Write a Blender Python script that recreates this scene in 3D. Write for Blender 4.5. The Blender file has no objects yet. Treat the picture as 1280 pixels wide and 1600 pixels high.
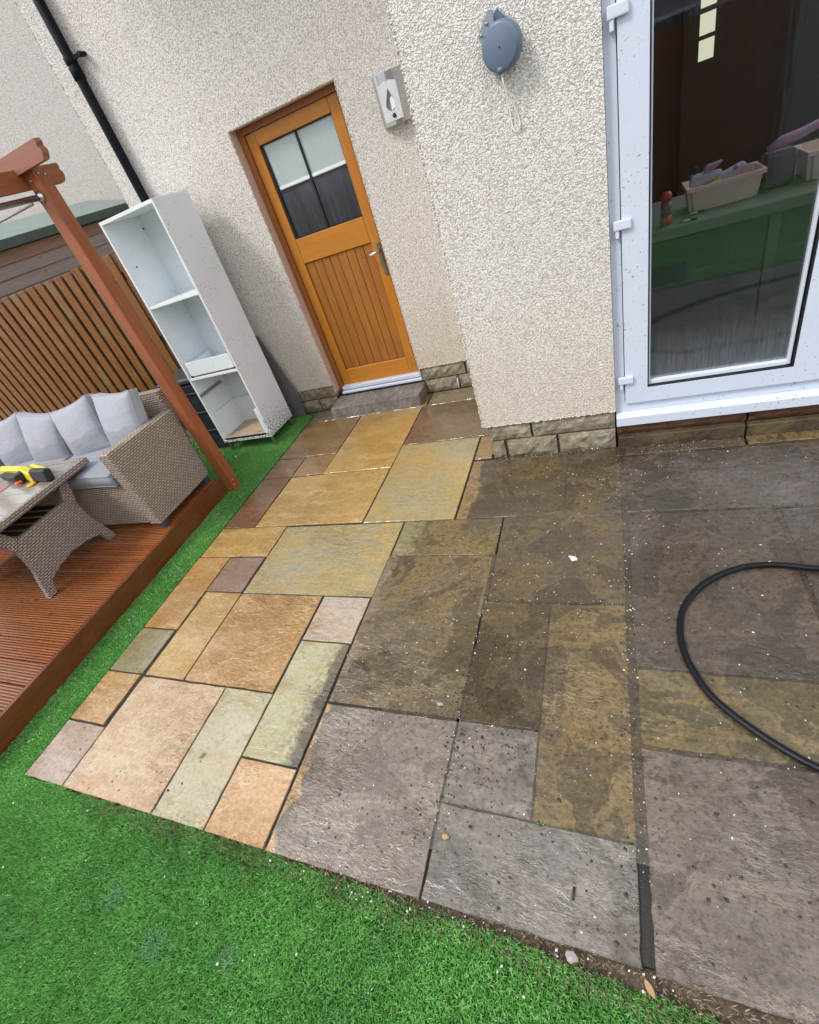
import bpy, bmesh, math, random
import numpy as np
from mathutils import Vector, Matrix, Euler, noise as mnoise
random.seed(7); np.random.seed(7)
S = bpy.context.scene; COL = S.collection
R = math.radians

# ------------------------------------------------------------------ camera
cam_d = bpy.data.cameras.new('camera'); cam = bpy.data.objects.new('camera', cam_d); COL.objects.link(cam)
RM = ((0.90629349, 0.29271521, -0.30487689), (-0.03604985, -0.66518158, -0.74581089), (-0.42110868, 0.68691432, -0.59229739))
right, down, fwd = [Vector(r) for r in RM]
m = Matrix((right, -down, -fwd)).transposed().to_4x4(); m.translation = (0, 0, 1.8)
cam.matrix_world = m
cam_d.sensor_fit = 'HORIZONTAL'; cam_d.sensor_width = 36; cam_d.lens = 749.32 / 1280 * 36
cam_d.shift_x = 22 / 1280; cam_d.shift_y = 21.8 / 1280
cam_d.clip_start = .05; cam_d.clip_end = 400
S.camera = cam
# ------------------------------------------------------------------ world, sun, exposure
W = bpy.data.worlds.new('World'); S.world = W; W.use_nodes = True
nt = W.node_tree; nt.nodes.clear()
wo = nt.nodes.new('ShaderNodeOutputWorld'); bg = nt.nodes.new('ShaderNodeBackground')
sky = nt.nodes.new('ShaderNodeTexSky'); sky.sky_type = 'NISHITA'; sky.sun_disc = False
sky.sun_elevation = R(52); sky.sun_rotation = R(218); sky.air_density = 1; sky.dust_density = 3
tc = nt.nodes.new('ShaderNodeTexCoord'); cn = nt.nodes.new('ShaderNodeTexNoise')
cn.inputs['Scale'].default_value = 1.6; cn.inputs['Detail'].default_value = 5
cr = nt.nodes.new('ShaderNodeValToRGB'); cr.color_ramp.elements[0].position = .3; cr.color_ramp.elements[1].position = .75
cr.color_ramp.elements[0].color = (6.4, 6.8, 7.5, 1); cr.color_ramp.elements[1].color = (10.5, 10.7, 11.2, 1)
mx = nt.nodes.new('ShaderNodeMix'); mx.data_type = 'RGBA'; mx.inputs[0].default_value = .88
nt.links.new(tc.outputs['Generated'], cn.inputs['Vector']); nt.links.new(cn.outputs[0], cr.inputs[0])
nt.links.new(sky.outputs[0], mx.inputs[6]); nt.links.new(cr.outputs[0], mx.inputs[7])
nt.links.new(mx.outputs[2], bg.inputs['Color']); bg.inputs['Strength'].default_value = .12
nt.links.new(bg.outputs[0], wo.inputs['Surface'])
sun_d = bpy.data.lights.new('sun', 'SUN'); sun_d.energy = 1.3; sun_d.angle = R(14); sun_d.color = (1, .96, .9)
sun = bpy.data.objects.new('sun', sun_d); COL.objects.link(sun)
sun.rotation_euler = Vector((.55, .60, -1.0)).to_track_quat('-Z', 'Y').to_euler()
S.view_settings.view_transform = 'Standard'; S.view_settings.look = 'None'
S.view_settings.exposure = 0.72; S.view_settings.gamma = 1; S.view_settings.use_curve_mapping = False

# ------------------------------------------------------------------ helpers
def tag(o, label=None, cat=None, group=None, kind=None):
    if label: o['label'] = label
    if cat: o['category'] = cat
    if group: o['group'] = group
    if kind: o['kind'] = kind
    return o
def thing(name, label, cat, loc=(0, 0, 0), rot=(0, 0, 0), group=None):
    o = bpy.data.objects.new(name, None); COL.objects.link(o); o.location = loc; o.rotation_euler = rot
    o.empty_display_size = .1
    return tag(o, label, cat, group)
def origin(p):
    v = Vector((0, 0, 0))
    while p is not None:
        v += p.location; p = p.parent
    return v
class MB:
    """collects shapes; build() links them as one mesh object (vertices given in world coordinates unless local)"""
    def __init__(s): s.bm = bmesh.new()
    def box(s, x0, x1, y0, y1, z0, z1, bev=0, seg=1):
        vs = [s.bm.verts.new((x, y, z)) for z in (z0, z1) for y in (y0, y1) for x in (x0, x1)]
        fs = [s.bm.faces.new([vs[i] for i in f]) for f in ((0, 2, 3, 1), (4, 5, 7, 6), (0, 1, 5, 4), (1, 3, 7, 5), (3, 2, 6, 7), (2, 0, 4, 6))]
        if bev:
            es = list({e for f in fs for e in f.edges})
            bmesh.ops.bevel(s.bm, geom=es, offset=bev, segments=seg, affect='EDGES', profile=.6)
        return s
    def obox(s, c, d, h, M, bev=0):
        """box of half sizes h at c, rotated by matrix M"""
        n0 = len(s.bm.verts); s.box(-h[0], h[0], -h[1], h[1], -h[2], h[2], bev)
        s.bm.verts.ensure_lookup_table()
        for v in s.bm.verts[n0:]: v.co = M @ v.co + Vector(c)
        return s
    def prism(s, poly, axis, a, b, bev=0):
        def P(p, t):
            return {'x': (t, p[0], p[1]), 'y': (p[0], t, p[1]), 'z': (p[0], p[1], t)}[axis]
        A = [s.bm.verts.new(P(p, a)) for p in poly]; B = [s.bm.verts.new(P(p, b)) for p in poly]
        n = len(poly); fs = [s.bm.faces.new(A), s.bm.faces.new(B[::-1])]
        for i in range(n): fs.append(s.bm.faces.new([A[i], B[i], B[(i + 1) % n], A[(i + 1) % n]]))
        if bev:
            es = list({e for f in fs for e in f.edges})
            bmesh.ops.bevel(s.bm, geom=es, offset=bev, segments=1, affect='EDGES')
        bmesh.ops.recalc_face_normals(s.bm, faces=[f for f in s.bm.faces])
        return s
    def tube(s, pts, r, n=10, caps=True, closed=False):
        pts = [Vector(p) for p in pts]; rings = []; up = None
        N = len(pts)
        for i, p in enumerate(pts):
            if closed: t = pts[(i + 1) % N] - pts[i - 1]
            else: t = pts[min(i + 1, N - 1)] - pts[max(i - 1, 0)]
            t.normalize()
            if up is None: up = Vector((0, 0, 1)) if abs(t.z) < .9 else Vector((0, 1, 0))
            a = t.cross(up).normalized(); b = a.cross(t).normalized(); up = b
            rr = r[i] if isinstance(r, (list, tuple)) else r
            rings.append([s.bm.verts.new(p + a * math.cos(2 * math.pi * k / n) * rr + b * math.sin(2 * math.pi * k / n) * rr) for k in range(n)])
        for i in range(N if closed else N - 1):
            A, B = rings[i], rings[(i + 1) % N]
            for k in range(n):
                f = s.bm.faces.new([A[k], B[k], B[(k + 1) % n], A[(k + 1) % n]]); f.smooth = True
        if caps and not closed:
            s.bm.faces.new(rings[0]); s.bm.faces.new(rings[-1][::-1])
        return s
    def lathe(s, prof, c, M=None, n=28):
        """profile of (radius, height) turned about local z, then M and moved to c"""
        M = M or Matrix.Identity(3); c = Vector(c); rings = []
        for r, h in prof:
            rings.append([s.bm.verts.new(c + M @ Vector((r * math.cos(2 * math.pi * k / n), r * math.sin(2 * math.pi * k / n), h))) for k in range(n)])
        for A, B in zip(rings, rings[1:]):
            for k in range(n):
                f = s.bm.faces.new([A[k], A[(k + 1) % n], B[(k + 1) % n], B[k]]); f.smooth = True
        s.bm.faces.new(rings[0][::-1]); s.bm.faces.new(rings[-1])
        return s
    def build(s, name, mat, parent=None, local=False, loc=None, smooth=False):
        bm = s.bm; bmesh.ops.recalc_face_normals(bm, faces=list(bm.faces))
        off = Vector((0, 0, 0)) if (local or parent is None) else origin(parent)
        if loc is not None: off = Vector((0, 0, 0))      # vertices are already relative to loc
        if off.length:
            for v in bm.verts: v.co -= off
        boxuv(bm)
        me = bpy.data.meshes.new(name); bm.to_mesh(me); bm.free()
        if smooth:
            me.polygons.foreach_set('use_smooth', [True] * len(me.polygons))
        me.materials.append(mat)
        return link(name, me, parent, loc if loc is not None else (0, 0, 0), local)
def link(name, me, parent=None, loc=(0, 0, 0), local=True):
    o = bpy.data.objects.new(name, me); COL.objects.link(o)
    if parent is not None:
        o.parent = parent
        o.location = Vector(loc) if (local or Vector(loc).length == 0) else Vector(loc) - origin(parent)
    else: o.location = loc
    return o
def boxuv(bm):
    uv = bm.loops.layers.uv.verify()
    for f in bm.faces:
        n = f.normal; ax = max(range(3), key=lambda i: abs(n[i]))
        for l in f.loops:
            c = l.vert.co
            l[uv].uv = (c.y, c.z) if ax == 0 else (c.x, c.z) if ax == 1 else (c.x, c.y)
def raw_mesh(name, V, F, mat, parent=None, smooth=False, kind=None):
    me = bpy.data.meshes.new(name); me.from_pydata(V, [], F); me.update()
    if smooth: me.polygons.foreach_set('use_smooth', [True] * len(me.polygons))
    me.materials.append(mat)
    o = link(name, me, parent, (0, 0, 0))
    if kind: o['kind'] = kind
    return o

# ------------------------------------------------------------------ material nodes
class NB:
    def __init__(s, name):
        s.m = bpy.data.materials.new(name); s.m.use_nodes = True; s.t = s.m.node_tree; s.t.nodes.clear()
        s.out = s.n('ShaderNodeOutputMaterial'); s.p = s.n('ShaderNodeBsdfPrincipled'); s.l(s.p.outputs[0], s.out.inputs[0])
    def n(s, k, **kw):
        x = s.t.nodes.new(k)
        for a, b in kw.items(): setattr(x, a, b)
        return x
    def l(s, a, b): s.t.links.new(a, b)
    def put(s, inp, v):
        if hasattr(v, 'is_output'): s.l(v, inp)
        elif v is not None:
            if isinstance(v, (tuple, list)) and len(v) == 3 and inp.type == 'RGBA': v = (*v, 1)
            inp.default_value = v
    def pos(s): return s.n('ShaderNodeNewGeometry').outputs['Position']
    def obj(s): return s.n('ShaderNodeTexCoord').outputs['Object']
    def uv(s): return s.n('ShaderNodeTexCoord').outputs['UV']
    def rnd(s): return s.n('ShaderNodeObjectInfo').outputs['Random']
    def island(s): return s.n('ShaderNodeNewGeometry').outputs['Random Per Island']
    def map(s, v, loc=(0, 0, 0), rot=(0, 0, 0), sc=(1, 1, 1)):
        x = s.n('ShaderNodeMapping'); s.l(v, x.inputs[0]); s.put(x.inputs[1], loc); x.inputs[2].default_value = rot; x.inputs[3].default_value = sc
        return x.outputs[0]
    def vadd(s, a, b):
        x = s.n('ShaderNodeVectorMath', operation='ADD'); s.put(x.inputs[0], a); s.put(x.inputs[1], b); return x.outputs[0]
    def vscale(s, a, k):
        x = s.n('ShaderNodeVectorMath', operation='SCALE'); s.put(x.inputs[0], a); s.put(x.inputs[3], k); return x.outputs[0]
    def noise(s, v, sc, det=3, rough=.55, dist=0, col=False):
        x = s.n('ShaderNodeTexNoise'); s.l(v, x.inputs['Vector']); x.inputs['Scale'].default_value = sc
        x.inputs['Detail'].default_value = det; x.inputs['Roughness'].default_value = rough; x.inputs['Distortion'].default_value = dist
        return x.outputs[1 if col else 0]
    def voro(s, v, sc, feat='F1', out=0, rnd=1):
        x = s.n('ShaderNodeTexVoronoi', feature=feat); s.l(v, x.inputs['Vector']); x.inputs['Scale'].default_value = sc
        x.inputs['Randomness'].default_value = rnd
        return x.outputs[out]
    def math(s, op, a, b=None, c=None, clamp=False):
        x = s.n('ShaderNodeMath', operation=op, use_clamp=clamp); s.put(x.inputs[0], a)
        if b is not None: s.put(x.inputs[1], b)
        if c is not None: s.put(x.inputs[2], c)
        return x.outputs[0]
    def ss(s, v, a, b, lo=0, hi=1):
        x = s.n('ShaderNodeMapRange', interpolation_type='SMOOTHSTEP'); s.put(x.inputs[0], v)
        for i, k in enumerate((a, b, lo, hi)): s.put(x.inputs[i + 1], k)
        return x.outputs[0]
    def ramp(s, v, *st):
        x = s.n('ShaderNodeValToRGB'); s.put(x.inputs[0], v); e = x.color_ramp.elements
        while len(e) < len(st): e.new(.5)
        for k, (p, c) in zip(e, st): k.position = p; k.color = (*c, 1) if len(c) == 3 else c
        return x.outputs[0]
    def mix(s, f, a, b, bt='MIX'):
        x = s.n('ShaderNodeMix', data_type='RGBA', blend_type=bt); s.put(x.inputs[0], f); s.put(x.inputs[6], a); s.put(x.inputs[7], b)
        return x.outputs[2]
    def sep(s, v):
        x = s.n('ShaderNodeSeparateXYZ'); s.l(v, x.inputs[0]); return x.outputs
    def bump(s, h, st=.5, d=.01, nrm=None):
        x = s.n('ShaderNodeBump'); s.put(x.inputs['Height'], h); s.put(x.inputs['Strength'], st); x.inputs['Distance'].default_value = d
        if nrm is not None: s.l(nrm, x.inputs['Normal'])
        return x.outputs[0]
    def fin(s, col=None, rough=None, nrm=None, metal=None, spec=None, **kw):
        s.put(s.p.inputs['Base Color'], col); s.put(s.p.inputs['Roughness'], rough)
        if nrm is not None: s.l(nrm, s.p.inputs['Normal'])
        if metal is not None: s.put(s.p.inputs['Metallic'], metal)
        if spec is not None: s.put(s.p.inputs['Specular IOR Level'], spec)
        for k, v in kw.items(): s.put(s.p.inputs[k.replace('_', ' ')], v)
        return s.m
def scl(c, k): return tuple(min(1, x * k) for x in c)

def plain(name, c, rough=.5, var=.12, sc=6, bump=.1, bsc=80, metal=0, dirt=0, **kw):
    b = NB(name); v = b.obj(); n1 = b.noise(v, sc, 4)
    col = b.mix(n1, scl(c, 1 - var), scl(c, 1 + var))
    if dirt:
        d = b.ss(b.noise(v, 70, 2, .6), .68 - dirt * .1, .74 - dirt * .1); big = b.ss(b.noise(v, 4, 3), .45, .62)
        col = b.mix(b.math('MULTIPLY', b.math('MULTIPLY', d, big), .8), col, (.06, .05, .04))
    r = b.math('MULTIPLY_ADD', b.noise(v, sc * 3, 3), .25, rough - .12, clamp=True)
    return b.fin(col, r, b.bump(b.noise(v, bsc, 3), bump, .004), metal, **kw)

def pebbledash(name, light, dark, sc=60, tint=None, low=False):
    b = NB(name); v = b.pos(); w = b.vadd(v, b.vscale(b.noise(v, 40, 2, col=True), .02))
    d1 = b.voro(w, sc); c1 = b.sep(b.voro(w, sc, out=1)); d2 = b.voro(w, sc * 2.3)
    g1 = b.ss(d1, .30, .72, 1, 0); g2 = b.ss(d2, .2, .6, 1, 0)
    h = b.math('MULTIPLY_ADD', g2, .35, g1)
    br = b.math('MULTIPLY_ADD', c1[0], .5, .25)
    col = b.mix(br, light, scl(light, .82)); col = b.mix(b.math('MULTIPLY', b.ss(c1[1], .86, .93), .65), col, (.42, .31, .21))
    col = b.mix(b.ss(h, .0, .55), dark, col)
    stk = b.noise(b.map(v, sc=(14, 14, .8)), 1, 4, .6); col = b.mix(b.ss(stk, .52, .72, 0, .14), col, scl(light, .5))
    big = b.noise(v, 1.1, 4); col = b.mix(b.ss(big, .35, .7, 0, .16), col, scl(light, .62), 'MIX')
    if low:
        z = b.sep(v)[2]; st = b.ss(b.math('ADD', z, b.math('MULTIPLY', b.noise(v, 3, 3), .5)), .35, 1.5, .38, 0)
        col = b.mix(st, col, (.62, .50, .32))
    return b.fin(col, b.ss(h, 0, 1, .95, .6), b.bump(h, .62, .006), spec=.3)

def wood(name, c1, c2, axis='z', rough=.45, knots=True, sc=1, grainbump=.25, wear=None, knotcol=None, island=False):
    b = NB(name); v = b.obj(); rn = b.island() if island else b.rnd()
    off = b.n('ShaderNodeCombineXYZ'); k = b.math('MULTIPLY', rn, 37)
    for i in range(3): b.l(k, off.inputs[i])
    v = b.vadd(v, off.outputs[0])
    s = {'x': (1.2, 22, 22), 'y': (22, 1.2, 22), 'z': (22, 22, 1.2)}[axis]
    g = b.noise(b.map(v, sc=scl3(s, sc)), 1.6, 6, .62, 1.2); fine = b.noise(b.map(v, sc=scl3(s, sc * 5)), 2, 3, .6)
    col = b.mix(b.ss(g, .3, .7), c1, c2); col = b.mix(b.ss(fine, .45, .75, 0, .35), col, scl(c1, .55))
    if knots:
        s2 = {'x': (.45, 1, 1), 'y': (1, .45, 1), 'z': (1, 1, .45)}[axis]
        kn = b.voro(b.map(v, sc=s2), 9); km = b.ss(kn, .05, .13, 1, 0)
        col = b.mix(b.math('MULTIPLY', km, .75), col, knotcol or scl(c1, .3))
    col = b.mix(b.math('MULTIPLY', rn, .28), col, scl(c1, .62))
    if wear:
        col = b.mix(b.ss(b.noise(v, 3.5, 5, .65), .5, .68, 0, .7), col, wear)
    r = b.math('MULTIPLY_ADD', fine, .3, rough - .15, clamp=True)
    return b.fin(col, r, b.bump(g, grainbump, .003, b.bump(fine, grainbump, .0015)))
def scl3(t, k): return tuple(x * k for x in t)

def weave(name, c, c2):
    b = NB(name); v = b.uv(); v = b.vadd(v, b.vscale(b.noise(v, 35, 2, col=True), .002))
    bt = b.n('ShaderNodeTexBrick'); b.l(v, bt.inputs[0]); bt.inputs['Color1'].default_value = (1, 1, 1, 1); bt.inputs['Color2'].default_value = (.55, .55, .55, 1)
    bt.inputs['Mortar'].default_value = (0, 0, 0, 1); bt.inputs['Scale'].default_value = 1; bt.inputs['Mortar Size'].default_value = .0042
    bt.inputs['Mortar Smooth'].default_value = 1; bt.inputs['Brick Width'].default_value = .036; bt.inputs['Row Height'].default_value = .0165
    h = b.math('SUBTRACT', 1, bt.outputs[1])
    n = b.noise(v, 120, 2); big = b.noise(v, 5, 3)
    col = b.mix(bt.outputs[0], c2, c); col = b.mix(b.ss(big, .4, .7, 0, .3), col, scl(c, .7))
    col = b.mix(bt.outputs[1], col, scl(c2, .35))
    return b.fin(col, .42, b.bump(b.math('MULTIPLY_ADD', n, .15, h), .9, .005))

def fabric(name, c, wetline=True):
    b = NB(name); v = b.obj(); n = b.noise(v, 4.5, 3, .5, .6)
    col = b.mix(b.noise(v, 9, 4), scl(c, .9), scl(c, 1.08))
    z = b.sep(v)[2]
    if wetline:
        wz = b.math('ADD', z, b.math('MULTIPLY', b.noise(v, 5, 1, .3), .28)); col = b.mix(b.ss(wz, .11, .122, .30, 0), col, scl(c, .45))
    sp = b.ss(b.noise(v, 90, 2), .7, .74); col = b.mix(b.math('MULTIPLY', sp, .3), col, scl(c, .35))
    wr = b.noise(b.map(v, rot=(0, .5, .3), sc=(7, 3, 18)), 1, 4, .5, 1.5)
    return b.fin(col, .9, b.bump(wr, .22, .03, b.bump(b.noise(v, 700, 1), .35, .001)), spec=.2, Sheen_Weight=.15)

def slab_mat(name, c1, c2, c3, seed, ridge=.6, glare=.5, dirtx=None, dirty=0, film=.5, ang=.6, pits=0, scale=1.0, dirtc=None):
    """wet riven sandstone; dirtx = x where the unwashed grime starts (world), dirty = grime all over"""
    b = NB(name); P = b.pos(); v = b.vadd(P, (seed * 3.17, seed * 1.73, seed * .9))
    wv = b.vadd(v, b.vscale(b.noise(v, 3 * scale, 3, col=True), .35))
    n1 = b.noise(wv, 2.2 * scale, 4, .55); band = b.noise(b.map(wv, rot=(0, 0, ang), sc=(1, 5, 1)), 2.6 * scale, 5, .6)
    fine = b.noise(v, 60, 4, .7); mid = b.noise(v, 14, 5, .65)
    col = b.mix(b.ss(n1, .38, .64), c1, c2); col = b.mix(b.ss(band, .46, .66, 0, .85), col, c3)
    col = b.mix(b.ss(mid, .3, .75, 0, .35), col, scl(c1, .62))
    g3 = b.noise(v, 28, 7, .72, .3); col = b.mix(b.ss(g3, .50, .68, 0, .45), col, scl(c1, .55)); col = b.mix(b.ss(fine, .42, .70, 0, .5), col, scl(c2, .5)); col = b.mix(b.ss(fine, .5, .3, 0, .25), col, scl(c3, 1.25))
    # riven terraces
    t = b.noise(b.map(v, rot=(0, 0, ang), sc=(1, 2.0, 1)), 2.6 * scale, 7, .62, .15)
    tt = b.math('MULTIPLY', t, 8); fr = b.math('FRACT', tt); st = b.math('ADD', b.math('FLOOR', tt), b.ss(fr, .70, 1.0))
    rv = b.noise(b.map(b.vadd(v, b.vscale(b.noise(v, 6, 2, col=True), .05)), rot=(0, 0, ang), sc=(1, 2.4, 1)), 13 * scale, 8, .72, .25)
    edge = b.math('MULTIPLY', b.ss(fr, .80, .93), b.ss(fr, .93, 1.0, 1, 0))
    rmask = b.ss(b.noise(v, 1.8, 2), .36, .62, .25, 1)
    col = b.mix(b.math('MULTIPLY', edge, .5 * ridge), col, scl(c3, 1.3)); lo = b.ss(rv, .58, .7)
    col = b.mix(b.math('MULTIPLY', lo, .35 * ridge), col, scl(c1, .5))
    wet = b.ss(b.noise(v, 2.6, 4, .6), .36, .54)     # 1 = standing film of water
    # drying film: paler where thin, as patches with crisp edges
    fl = b.ss(b.noise(b.map(v, rot=(0, 0, ang), sc=(1, 2, 1)), 6.5, 5, .62, .3), .53, .545)
    rough = b.mix(wet, (.38,) * 3, (.12,) * 3)
    g = b.math('MULTIPLY', fl, film)
    col = b.mix(b.math('MULTIPLY', g, .38), col, scl(c3, 1.1))
    if film > .25:
        dp_ = b.ss(b.noise(b.map(v, rot=(0, 0, ang), sc=(1, 1.8, 1)), 5.5, 6, .6, .2), .625, .635); col = b.mix(b.math('MULTIPLY', dp_, .65), col, b.mix(.6, scl(c1, .72), (.36, .22, .07)))
        rough = b.mix(dp_, rough, (.10,) * 3)
    if pits:
        pn = b.voro(v, 38); pz = b.math('MULTIPLY', b.ss(pn, .10, .17, 1, 0), b.ss(b.noise(v, 2.5, 2), .48, .62)); col = b.mix(b.math('MULTIPLY', pz, pits), col, (.05, .035, .03))
    if dirtx is not None or dirty:
        dn = b.noise(P, 5, 5, .65); dn2 = b.noise(P, 1.9, 5, .62, .5); 
        if dirtx is not None:
            x = b.math('ADD', b.sep(P)[0], b.math('MULTIPLY_ADD', b.noise(v, 4.5, 6, .6), .26, -.13)); dm = b.ss(x, dirtx - .004, dirtx + .016); dm = b.math('MAXIMUM', dm, b.math('MULTIPLY', b.ss(x, dirtx - .10, dirtx + .02), b.ss(g3, .42, .56, 0, .7)))
        else: dm = 1.0
        da, db, dc = dirtc or ((.075, .055, .032), (.13, .09, .045), (.11, .10, .085))
        dcol = b.mix(b.ss(dn2, .38, .60), da, db); dcol = b.mix(b.ss(dn, .42, .64, 0, .9), dcol, dc)
        ws = b.noise(b.map(P, rot=(0, 0, .5), sc=(1, 4, 1)), 3.3, 7, .66, 1.1); dcol = b.mix(b.ss(ws, .50, .62, 0, .55), dcol, scl(db, 1.35)); bk = b.noise(P, 3.6, 7, .7, .3); dcol = b.mix(b.ss(bk, .55, .63, 0, .62), dcol, (.028, .022, .014))
        pn_ = b.noise(P, 2.7, 6, .6, .7); pd = b.ss(pn_, .508, .538); dcol = b.mix(b.math('MULTIPLY', pd, .62), dcol, scl(da, .6)); rim = b.math('MULTIPLY', b.ss(pn_, .495, .518), b.ss(pn_, .52, .53, 1, 0)); dcol = b.mix(b.math('MULTIPLY', rim, .35), dcol, scl(dc, 1.7))
        gr1 = b.noise(P, 34, 6, .75); dcol = b.mix(b.ss(gr1, .50, .64, 0, .75), dcol, scl(da, .35)); dcol = b.mix(b.ss(gr1, .46, .34, 0, .55), dcol, scl(dc, 1.5))
        dcol = b.mix(b.ss(fine, .45, .7, 0, .5), dcol, scl(da, .45)); dcol = b.mix(b.ss(mid, .60, .72, 0, .45), dcol, scl(c2, .6))
        sp = b.ss(b.noise(v, 110, 3, .6), .62, .70); dcol = b.mix(b.math('MULTIPLY', sp, .55), dcol, (.24, .21, .17))
        sp2 = b.math('MULTIPLY', b.ss(b.voro(v, 46), .12, .2, 1, 0), b.ss(b.noise(v, 3.2, 2), .45, .6)); dcol = b.mix(b.math('MULTIPLY', sp2, .75), dcol, (.025, .02, .015))
        col = b.mix(b.math('MULTIPLY', dm, .90) if dirtx is not None else .90, col, dcol)
        rough = b.mix(b.math('MULTIPLY', dm, .8) if dirtx is not None else .8, rough, b.mix(b.ss(dn2, .40, .54), (.34,) * 3, (.10,) * 3))
    h = b.math('MULTIPLY_ADD', rv, 3.6, st); h = b.math('MULTIPLY_ADD', fine, .45, h)
    bs = b.math('MULTIPLY', b.math('MULTIPLY_ADD', wet, -.45, 1.0), rmask)
    N1 = b.bump(h, b.math('MULTIPLY', bs, ridge), .009)
    return b.fin(col, rough, N1, spec=glare, Coat_Weight=b.math('MULTIPLY_ADD', wet, .6, .4), Coat_Roughness=.045, Coat_Normal=b.bump(h, b.math('MULTIPLY', bs, ridge * .8), .006))

# ------------------------------------------------------------------ materials
M = {}
M['dash'] = pebbledash('pebbledash', (.97, .93, .88), (.52, .475, .425), 124, low=True)
M['dash_far'] = pebbledash('pebbledash_neighbour', (.66, .63, .59), (.42, .39, .36), 70)
M['plinth'] = None
M['upvc'] = plain('white_upvc', (.62, .68, .79), .22, .03, bump=.03, dirt=.45)
M['upvc_clean'] = plain('white_upvc_clean', (.66, .71, .80), .22, .03, bump=.02)
M['black'] = plain('black_plastic', (.004, .005, .009), .55, .2, spec=.18)
M['gasket'] = plain('black_rubber', (.01, .01, .012), .5, .1)
M['steel'] = plain('brushed_steel', (.55, .55, .55), .28, .1, metal=1)
M['steel_dark'] = plain('galvanised_steel', (.42, .43, .44), .4, .15, metal=1)
M['oak'] = wood('oiled_oak', (.62, .245, .028), (.50, .185, .018), 'z', .38, knots=False, sc=1.2)
M['oak_h'] = wood('oiled_oak_rail', (.62, .245, .028), (.53, .20, .022), 'x', .38, knots=False, sc=1.2)
M['oak_frame'] = wood('door_frame_oak', (.40, .14, .03), (.30, .10, .025), 'z', .4, knots=False)
M['reveal'] = plain('reveal_paint', (.66, .50, .41), .6, .15)
M['lawnback'] = plain('turf_backing', (.012, .055, .008), .9, .3)
M['soil'] = None
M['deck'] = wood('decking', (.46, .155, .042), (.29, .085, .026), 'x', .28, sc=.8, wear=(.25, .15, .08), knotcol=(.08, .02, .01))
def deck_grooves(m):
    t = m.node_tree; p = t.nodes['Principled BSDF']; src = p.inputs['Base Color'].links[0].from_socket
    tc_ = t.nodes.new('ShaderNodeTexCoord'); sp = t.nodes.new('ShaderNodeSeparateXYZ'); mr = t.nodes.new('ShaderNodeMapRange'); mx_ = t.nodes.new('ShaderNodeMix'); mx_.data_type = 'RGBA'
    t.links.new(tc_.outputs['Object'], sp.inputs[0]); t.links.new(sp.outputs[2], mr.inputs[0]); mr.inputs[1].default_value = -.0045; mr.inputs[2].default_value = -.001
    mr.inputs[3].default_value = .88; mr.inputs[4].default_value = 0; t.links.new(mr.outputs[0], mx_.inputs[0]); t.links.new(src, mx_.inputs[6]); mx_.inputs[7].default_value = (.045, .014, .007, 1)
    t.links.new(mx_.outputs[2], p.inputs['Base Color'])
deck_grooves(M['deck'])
M['fascia'] = wood('deck_fascia', (.19, .052, .016), (.12, .030, .010), 'y', .26, sc=.7, wear=(.18, .065, .025), knotcol=(.04, .015, .01))
M['post'] = wood('pergola_timber', (.40, .130, .048), (.28, .080, .032), 'z', .35, sc=.7, knotcol=(.12, .04, .02))
M['rafter'] = wood('pergola_rafter', (.40, .165, .105), (.31, .12, .08), 'x', .35, sc=.7)
M['beam'] = wood('pergola_beam', (.33, .105, .042), (.23, .07, .028), 'y', .35, sc=.7)
M['fence'] = wood('fence_paling', (.29, .108, .014), (.17, .056, .007), 'z', .5, sc=.8, wear=(.22, .15, .06), knotcol=(.10, .04, .02))
M['rear'] = wood('rear_fence', (.34, .12, .045), (.20, .07, .03), 'z', .5)
M['fence_dark'] = wood('fence_shadowed', (.045, .018, .009), (.03, .012, .006), 'z', .6)  # dark copy of the paling wood, shade of hidden parts put into colour
M['shed'] = wood('weathered_cladding', (.36, .29, .25), (.25, .205, .185), 'y', .6, sc=.6, wear=(.24, .23, .235), knotcol=(.10, .06, .04))
M['shed_top'] = wood('brown_cladding', (.36, .20, .12), (.25, .14, .085), 'y', .6, sc=.6)
M['felt'] = plain('green_roof_felt', (.22, .275, .245), .85, .12, bump=.6, bsc=300)
M['felt_dark'] = plain('green_roof_felt_edge', (.075, .105, .085), .85, .2, bump=.6, bsc=300)
M['wicker'] = weave('wicker', (.56, .46, .37), (.27, .21, .16))
M['wicker2'] = weave('wicker_table', (.50, .41, .35), (.24, .185, .155))
M['cush'] = fabric('grey_cushion', (.40, .415, .455))
M['seat'] = fabric('grey_seat_cushion', (.29, .305, .345), False)
M['cush_dark'] = fabric('slate_cushion', (.17, .19, .23), False)
M['cab'] = plain('white_melamine', (.80, .86, .88), .35, .04, bump=.02, dirt=.35)
M['cab_side'] = plain('white_melamine_splashed', (.80, .82, .88), .4, .04, bump=.02, dirt=.75)
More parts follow.
